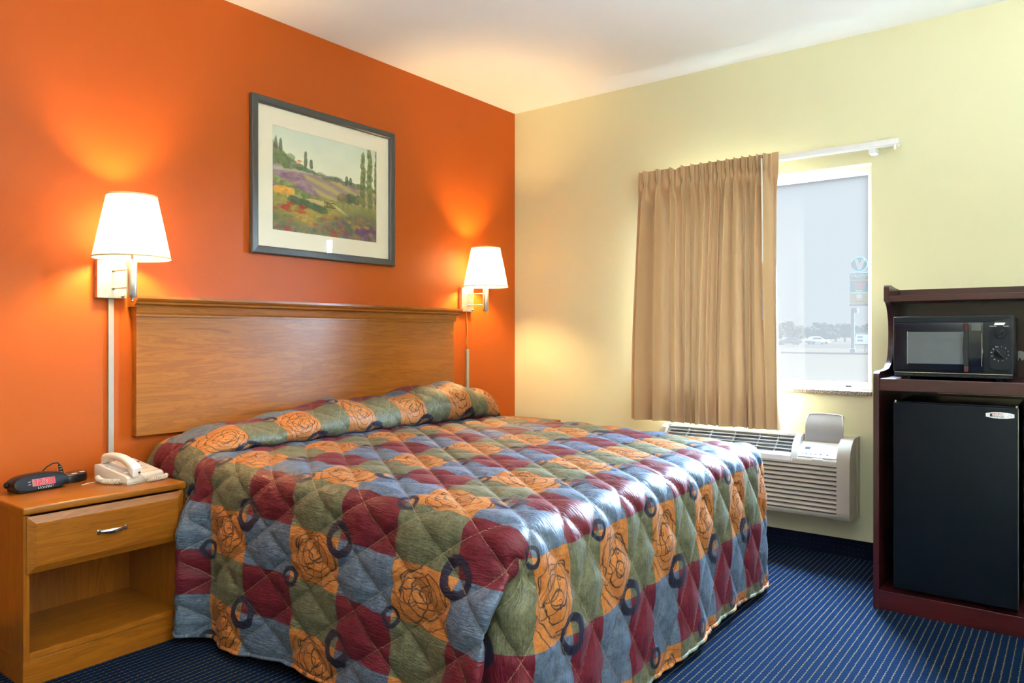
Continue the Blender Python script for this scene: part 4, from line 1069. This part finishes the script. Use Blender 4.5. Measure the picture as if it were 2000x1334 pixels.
hub = root('desk_power_strip', (-2.938, -0.090, TZ), 'black oval desktop outlet base with plug behind the clock', 'power strip', rotz=math.radians(6))
def half_oval(rx, ry, n=28):
    return [(rx*math.cos(PI+PI*k/n), 0.030+ry*math.sin(PI+PI*k/n)) for k in range(n+1)]
hp = half_oval(0.074, 0.082)
MB().prism([(x, y+0.03) for x, y in hp], 'z', 0.0, 0.026, 0.003).build('housing', M_blackg, hub, 'auto')
b = bmesh.new(); 
hp2 = [(x*0.96, (y-0.03)*0.95+0.03+0.03) for x, y in hp]
tp = MB().prism(hp2, 'z', 0.0255, 0.032, 0.002).build('top_plate', plain('bronze_plate', (0.13, 0.105, 0.085), 0.25, 0.6), hub, 'auto')
for x, y in ((0.006, 0.004), (0.044, 0.020)):
    MB().box(x-0.009, x+0.009, y-0.006, y+0.006, 0.0315, 0.0328, 0.0005).build('usb_socket', M_print_white, tp)
    MB().box(x-0.011, x+0.005, y+0.004, y+0.009, 0.0315, 0.0331, 0.0005).build('socket_cap', M_blackm, tp)

# telephone
ph = root('telephone', (-2.782, -0.212, TZ), 'beige corded telephone with coiled cord on the nightstand', 'telephone', rotz=math.radians(11))
PW, PD = 0.160, 0.195
base = [(-PD/2, 0.006), (-PD/2, 0.026), (-PD/2+0.012, 0.033), (PD/2-0.02, 0.066), (PD/2, 0.064), (PD/2, 0.006)]
bs = MB().prism(base, 'x', -PW/2, PW/2, 0.003).build('base', M_beige, ph, 'auto')
MB().box(-PW/2+0.004, PW/2-0.004, -PD/2+0.004, PD/2-0.004, 0.0, 0.007).build('foot_plate', M_beige2, ph)
an = math.atan2(0.033, PD-0.032)
pm = Matrix.Translation((0, -0.004, 0.0495)) @ Matrix.Rotation(an, 4, 'X')
MB().box(-0.012, 0.072, -0.080, 0.084, -0.002, 0.0035, 0.002).move(pm).build('face_plate', M_beige2, ph)
for r_ in range(4):
    for c_ in range(3):
        x = 0.012+0.0165*c_; y = -0.045+0.0155*r_
        MB().box(x-0.006, x+0.006, y-0.0045, y+0.0045, 0.003, 0.0062, 0.001).move(pm).build('key', M_beige, bs)
MB().box(-0.004, 0.012, 0.066, 0.073, 0.003, 0.0055, 0.0005).move(pm).build('red_label', M_red, bs)
MB().box(0.054, 0.064, 0.030, 0.036, 0.003, 0.0065, 0.0008).move(pm).build('message_light', M_red, bs)
MB().box(-0.068, -0.020, -0.050, 0.055, -0.004, 0.0024, 0.002).move(pm).build('cradle_well', M_beige2, ph)
# handset: arched bar with deeper ends
b = bmesh.new(); rings = []; n = 26
for i in range(n+1):
    s = i/n; y = -0.098+0.190*s
    arch = math.sin(PI*s)
    zc = 0.004+0.026*arch**0.7
    wd = 0.0225-0.0035*arch; tk = 0.0125+0.004*(abs(2*s-1)**3)
    if i in (0, n): wd *= 0.80; tk *= 0.75
    ring = []
    for k in range(16):
        a = 2*PI*k/16; c_, s_ = math.cos(a), math.sin(a)
        zz = zc+tk*math.copysign(abs(s_)**0.6, s_)
        if s_ < 0 and (s < 0.22 or s > 0.78): zz -= 0.010*(1-arch)
        ring.append(b.verts.new((wd*math.copysign(abs(c_)**0.6, c_), y, zz)))
    rings.append(ring)
for i in range(n):
    for k in range(16): b.faces.new((rings[i][k], rings[i][(k+1) % 16], rings[i+1][(k+1) % 16], rings[i+1][k]))
b.faces.new(rings[0][::-1]); b.faces.new(rings[-1]); bmesh.ops.recalc_face_normals(b, faces=b.faces[:])
hs = MB().add(b).move(pm @ Matrix.Translation((-0.046, -0.004, 0.016))).build('handset', M_beige, ph, 'auto')
MB().lathe([(0, 0), (0.004, 0), (0.004, 0.004), (0, 0.004)], seg=10).move(pm @ Matrix.Translation((-0.036, -0.101, 0.014)) @ Matrix.Rotation(PI/2, 4, 'X')).build('cord_jack', M_blackm, hs)
def coil(path, r, turns, tr):
    P = [Vector(p) for p in path]; L = [0]
    for i in range(len(P)-1): L.append(L[-1]+(P[i+1]-P[i]).length)
    N = turns*9; out = []
    for i in range(N+1):
        d = L[-1]*i/N; k = max(j for j in range(len(L)) if L[j] <= d+1e-9); k = min(k, len(P)-2)
        f = (d-L[k])/max(L[k+1]-L[k], 1e-6); p = P[k].lerp(P[k+1], f); tg = (P[k+1]-P[k]).normalized()
        sd = tg.cross(Vector((0, 0, 1))); sd.normalize(); up = sd.cross(tg); a = 2*PI*turns*i/N
        out.append(p+r*(sd*math.cos(a)+up*math.sin(a)))
    return MB().tube(out, tr, 6)
cc = coil([(-0.010, -0.118, 0.012), (0.03, -0.122, 0.011), (0.072, -0.116, 0.011), (0.090, -0.098, 0.011)], 0.0075, 15, 0.0021).build('coiled_cord', M_beige, ph, True)
MB().tube([(-0.036, -0.106, 0.040), (-0.030, -0.118, 0.030), (-0.018, -0.119, 0.018), (-0.010, -0.118, 0.012)], 0.0021, 8).build('cord_end', M_beige, cc, True)
cc2 = coil([(-0.084, -0.060, 0.012), (-0.098, -0.035, 0.012), (-0.108, 0.000, 0.013), (-0.104, 0.035, 0.016), (-0.094, 0.055, 0.020)], 0.0085, 20, 0.0022).build('coiled_cord', M_beige, ph, True)
MB().tube([(-0.079, -0.050, 0.018), (-0.090, -0.070, 0.012), (-0.090, -0.075, 0.010), (-0.084, -0.060, 0.012)], 0.0022, 8).build('cord_end', M_beige, cc2, True)
MB().tube([(-0.104, 0.045, 0.006), (-0.13, 0.06, 0.003), (-0.16, 0.05, 0.003)], 0.0018, 6).build('line_cord', M_beige2, ph, True)

# ------------------------------------------------------------------ outside the window
GZ = -0.85
def outdoor(name, c1, c2, scale, rough=0.9):
    t = NT(name); nz = t.noise(t.coord(), scale, 4)
    return t.set(t.mix(nz, c1, c2), rough, 0, 0.0)
M_lot = outdoor('parking_lot_concrete', (0.007216, 0.004497, 0.002835, 1), (0.00914, 0.005668, 0.00361, 1), 0.15)
M_road = outdoor('road_asphalt', (0.004807, 0.003081, 0.002233, 1), (0.006249, 0.004004, 0.002835, 1), 0.3)
M_leaf = outdoor('far_foliage', (0.002191, 0.002133, 0.001125, 1), (0.006473, 0.005, 0.002813, 1), 0.9)
M_trunk = outdoor('bark', (0.01197, 0.00714, 0.00462, 1), (0.01995, 0.01142, 0.00693, 1), 2)
M_teal = outdoor('sign_teal', (0.01, 0.24, 0.36, 1), (0.01, 0.26, 0.39, 1), 1)
M_gold = outdoor('sign_gold', (0.50, 0.34, 0.06, 1), (0.54, 0.38, 0.08, 1), 1)
M_signw = outdoor('sign_white', (0.80, 0.80, 0.80, 1), (0.84, 0.84, 0.84, 1), 1)
M_signred = outdoor('sign_red', (0.60, 0.12, 0.10, 1), (0.64, 0.14, 0.12, 1), 1)
M_steel = outdoor('painted_steel', (0.10, 0.11, 0.12, 1), (0.13, 0.14, 0.15, 1), 3)
M_carp = outdoor('car_silver_blue', (0.16, 0.19, 0.24, 1), (0.18, 0.21, 0.26, 1), 1, 0.4)
M_cardk = outdoor('car_dark', (0.007182, 0.006283, 0.006468, 1), (0.009576, 0.007997, 0.007854, 1), 1, 0.4)
M_carwin = outdoor('car_window', (0.004788, 0.003998, 0.004158, 1), (0.006384, 0.005141, 0.005082, 1), 1, 0.15)
g = MB().box(0.6, 900, -700, 700, GZ-0.5, GZ).build('ground', M_lot); tag(g, 'pale concrete parking lot stretching away outside the window', 'ground', kind='structure')
rd = MB().box(112, 168, -600, 600, GZ, GZ+0.02).build('road', M_road); tag(rd, 'grey street crossing in front of the far trees', 'road', kind='structure')
kb = MB().box(76, 76.4, -40, 22.0, GZ, GZ+0.16).build('curb', M_road); tag(kb, 'low dark kerb at the foot of the petrol sign', 'curb', kind='structure')

fwd = Vector((math.cos(math.radians(YAW)), math.sin(math.radians(YAW)), 0)); rgt = Vector((fwd.y, -fwd.x, 0))
def far(px, depth, z=GZ):
    p = Vector(cam.location) + fwd*depth + rgt*((px-1000)/1435.8*depth); return Vector((p.x, p.y, z))
# pylon sign, facing the window
sp = far(1677, 79.0); ang = math.atan2(cam.location.y-sp.y, cam.location.x-sp.x)+PI/2
sg = root('pylon_sign', sp, 'tall petrol station pylon sign with teal and yellow panels outside', 'sign', rotz=ang)
k = 79.0/1435.8
zpix = lambda py: cam.location.z+(653.4-py)*k-GZ
MB().box(-0.75, -0.40, -0.16, 0.16, 0, zpix(602), 0.02).build('pole', M_steel, sg)
MB().box(-0.85, -0.30, -0.3, 0.3, 0, 0.5, 0.03).build('pole_base', M_steel, sg)
MB().lathe([(0, -0.25), (0.32, -0.25), (0.38, 0), (0.32, 0.25), (0, 0.25)], seg=16).move(Matrix.Translation((-0.35, 0, zpix(606)))).build('lamp_bracket', M_steel, sg)
MB().box(-0.90, 0.98, -0.14, 0.14, zpix(598), zpix(594), 0.02).build('sign_beam', M_steel, sg)
gold = MB().box(-0.85, 0.98, -0.12, 0.12, zpix(594), zpix(573), 0.02).build('price_panel', M_gold, sg)
teal = MB().box(-0.85, 0.98, -0.12, 0.12, zpix(571), zpix(549), 0.02).build('store_panel', M_teal, sg)
wht = MB().box(-0.85, 0.98, -0.11, 0.11, zpix(549), zpix(545), 0.01).build('gold_stripe', M_gold, sg)
nm = MB().box(-0.85, 0.98, -0.12, 0.12, zpix(545), zpix(533), 0.02).build('name_panel', M_teal, sg)
zr = zpix(516)
disc = MB().lathe([(0, -0.10), (0.76, -0.10), (0.80, 0), (0.76, 0.10), (0, 0.10)], seg=40).move(Matrix.Translation((0.06, 0, zr)) @ Matrix.Rotation(PI/2, 4, 'X')).build('round_emblem', M_teal, sg)
MB().prism([(-0.48, 0.52), (-0.12, 0.52), (0.02, -0.12), (0.22, 0.46), (0.62, 0.52), (0.18, -0.60), (-0.14, -0.60)], 'y', -0.14, -0.09).move(Matrix.Translation((0.06, 0, zr))).build('letter_emblem', M_signw, disc)
FR = (PI/2, 0, 0)
text_obj('lettering', 'VALERO', 0.46, M_signw, nm, Vector((0.06, -0.13, (zpix(545)+zpix(533))/2)), FR, 0.01, 0.012)
MB().prism([(-0.35, -0.32), (0.50, -0.32), (0.58, 0.32), (-0.42, 0.32), (-0.50, 0.1), (-0.36, 0.0)], 'y', -0.15, -0.12).move(Matrix.Translation((0.04, 0, zpix(558)))).build('store_logo', M_signred, teal)
MB().box(-0.30, 0.40, -0.14, -0.12, zpix(569.5), zpix(567)).build('text_bar', M_signw, teal)
MB().lathe([(0, -0.02), (0.30, -0.02), (0.30, 0.02), (0, 0.02)], seg=20).move(Matrix.Translation((0.06, -0.13, zpix(579))) @ Matrix.Rotation(PI/2, 4, 'X')).build('round_mark', M_signw, gold)
MB().box(-0.3, 0.55, -0.14, -0.12, zpix(590), zpix(588)).build('text_bar', M_steel, gold)

bp_ = far(1689, 86.0); an2 = math.atan2(cam.location.y-bp_.y, cam.location.x-bp_.x)+PI/2
bd_ = root('roadside_board', bp_, 'low framed notice board on posts beside the pylon sign', 'sign', rotz=an2)
for x in (-1.15, 1.0): MB().box(x-0.12, x+0.12, -0.1, 0.1, 0.0, 2.3, 0.02).build('post', M_steel, bd_)
for z in (0.75, 2.05): MB().box(-1.15, 1.0, -0.08, 0.08, z, z+0.16, 0.01).build('frame_rail', M_steel, bd_)
MB().box(-0.95, 0.8, -0.05, 0.05, 0.92, 2.02).build('board', M_signw, bd_)
for z in (1.6, 1.2): MB().box(-0.8, -0.2, -0.07, -0.05, z, z+0.25).build('notice', M_steel, bd_)
MB().box(-0.05, 0.05, -0.05, 0.05, -0.0, 0.75).build('stake', M_steel, bd_)

def car(px, depth, rot, paint, label):
    p = far(px, depth)
    t = root('car', p, label, 'car', 'cars on the street outside', rotz=rot)
    body = [(-2.2, 0.35), (-2.25, 0.75), (-2.1, 0.98), (-1.2, 1.02), (1.1, 1.00), (2.05, 0.85), (2.25, 0.6), (2.2, 0.32)]
    MB().prism(body, 'y', -0.88, 0.88, 0.06).build('body', paint, t, 'auto')
    MB().prism([(-1.9, 0.98), (-1.35, 1.50), (0.15, 1.55), (1.05, 1.00)], 'y', -0.76, 0.76, 0.05).build('cabin', paint, t, 'auto')
    for s in (-1, 1):
        MB().prism([(-1.55, 1.03), (-1.22, 1.42), (-0.42, 1.46), (-0.42, 1.03)], 'y', s*0.765, s*0.785).build('side_window', M_carwin, t)
        MB().prism([(-0.34, 1.03), (-0.34, 1.46), (0.12, 1.47), (0.78, 1.03)], 'y', s*0.765, s*0.785).build('side_window', M_carwin, t)
        for x in (-1.38, 1.38):
            MB().lathe([(0, -0.11), (0.30, -0.11), (0.33, -0.06), (0.33, 0.06), (0.30, 0.11), (0, 0.11)], seg=20).move(Matrix.Translation((x, s*0.80, 0.33)) @ Matrix.Rotation(PI/2, 4, 'X')).build('wheel', M_cardk, t)
    MB().quad((1.12, -0.68, 1.02), (1.12, 0.68, 1.02), (0.22, 0.62, 1.50), (0.22, -0.62, 1.50)).build('windscreen', M_carwin, t)
side_ang = math.radians(YAW-90)
car(1597, 150, side_ang+0.1, M_carp, 'silver blue car on the far street seen through the window')
car(1541, 142, side_ang+PI, M_cardk, 'dark car on the street close to the curtain edge')

def tree(px, depth, hgt, wid, seed, label):
    p = far(px, depth); q = random.Random(seed)
    t = root('tree', p, label, 'tree', 'trees along the far side of the street')
    MB().tube([(0, 0, 0), (0.1, 0, hgt*0.3), (0, 0, hgt*0.5)], [0.28, 0.22, 0.12], 8).build('trunk', M_trunk, t, True)
    b = bmesh.new()
    for k in range(16):
        s = bmesh.ops.create_icosphere(b, subdivisions=2, radius=1.0)
        a = q.uniform(0, 2*PI); rr = q.uniform(0, wid*0.42); zc = q.uniform(hgt*0.30, hgt*0.82); sz = q.uniform(0.20, 0.34)*wid*(1.15-zc/hgt*0.55)
        for v in s['verts']:
            n_ = 1+0.30*math.sin(v.co.x*7+k)*math.sin(v.co.y*6+k*2)*math.sin(v.co.z*8+k)
            v.co = Vector((rr*math.cos(a)+v.co.x*sz*n_, rr*math.sin(a)+v.co.y*sz*n_, zc+v.co.z*sz*0.8*n_))
    MB().add(b).build('crown', M_leaf, t, False)
TL = ['far tree nearest the curtain', 'second far tree from the curtain', 'third far tree from the curtain', 'fourth far tree from the curtain', 'fifth far tree from the curtain', 'sixth far tree from the curtain', 'seventh far tree from the curtain', 'far tree just left of the sign pole', 'far tree behind the sign pole', 'far tree just right of the sign pole', 'far tree nearest the right edge of the window']
for i, l in enumerate(TL):
    tree(1524+18.0*i, 205+6*math.sin(i*2.1), 5.6+0.8*math.sin(i*1.7+.6), 4.0+0.8*math.sin(i*2.9), 20+i, l)
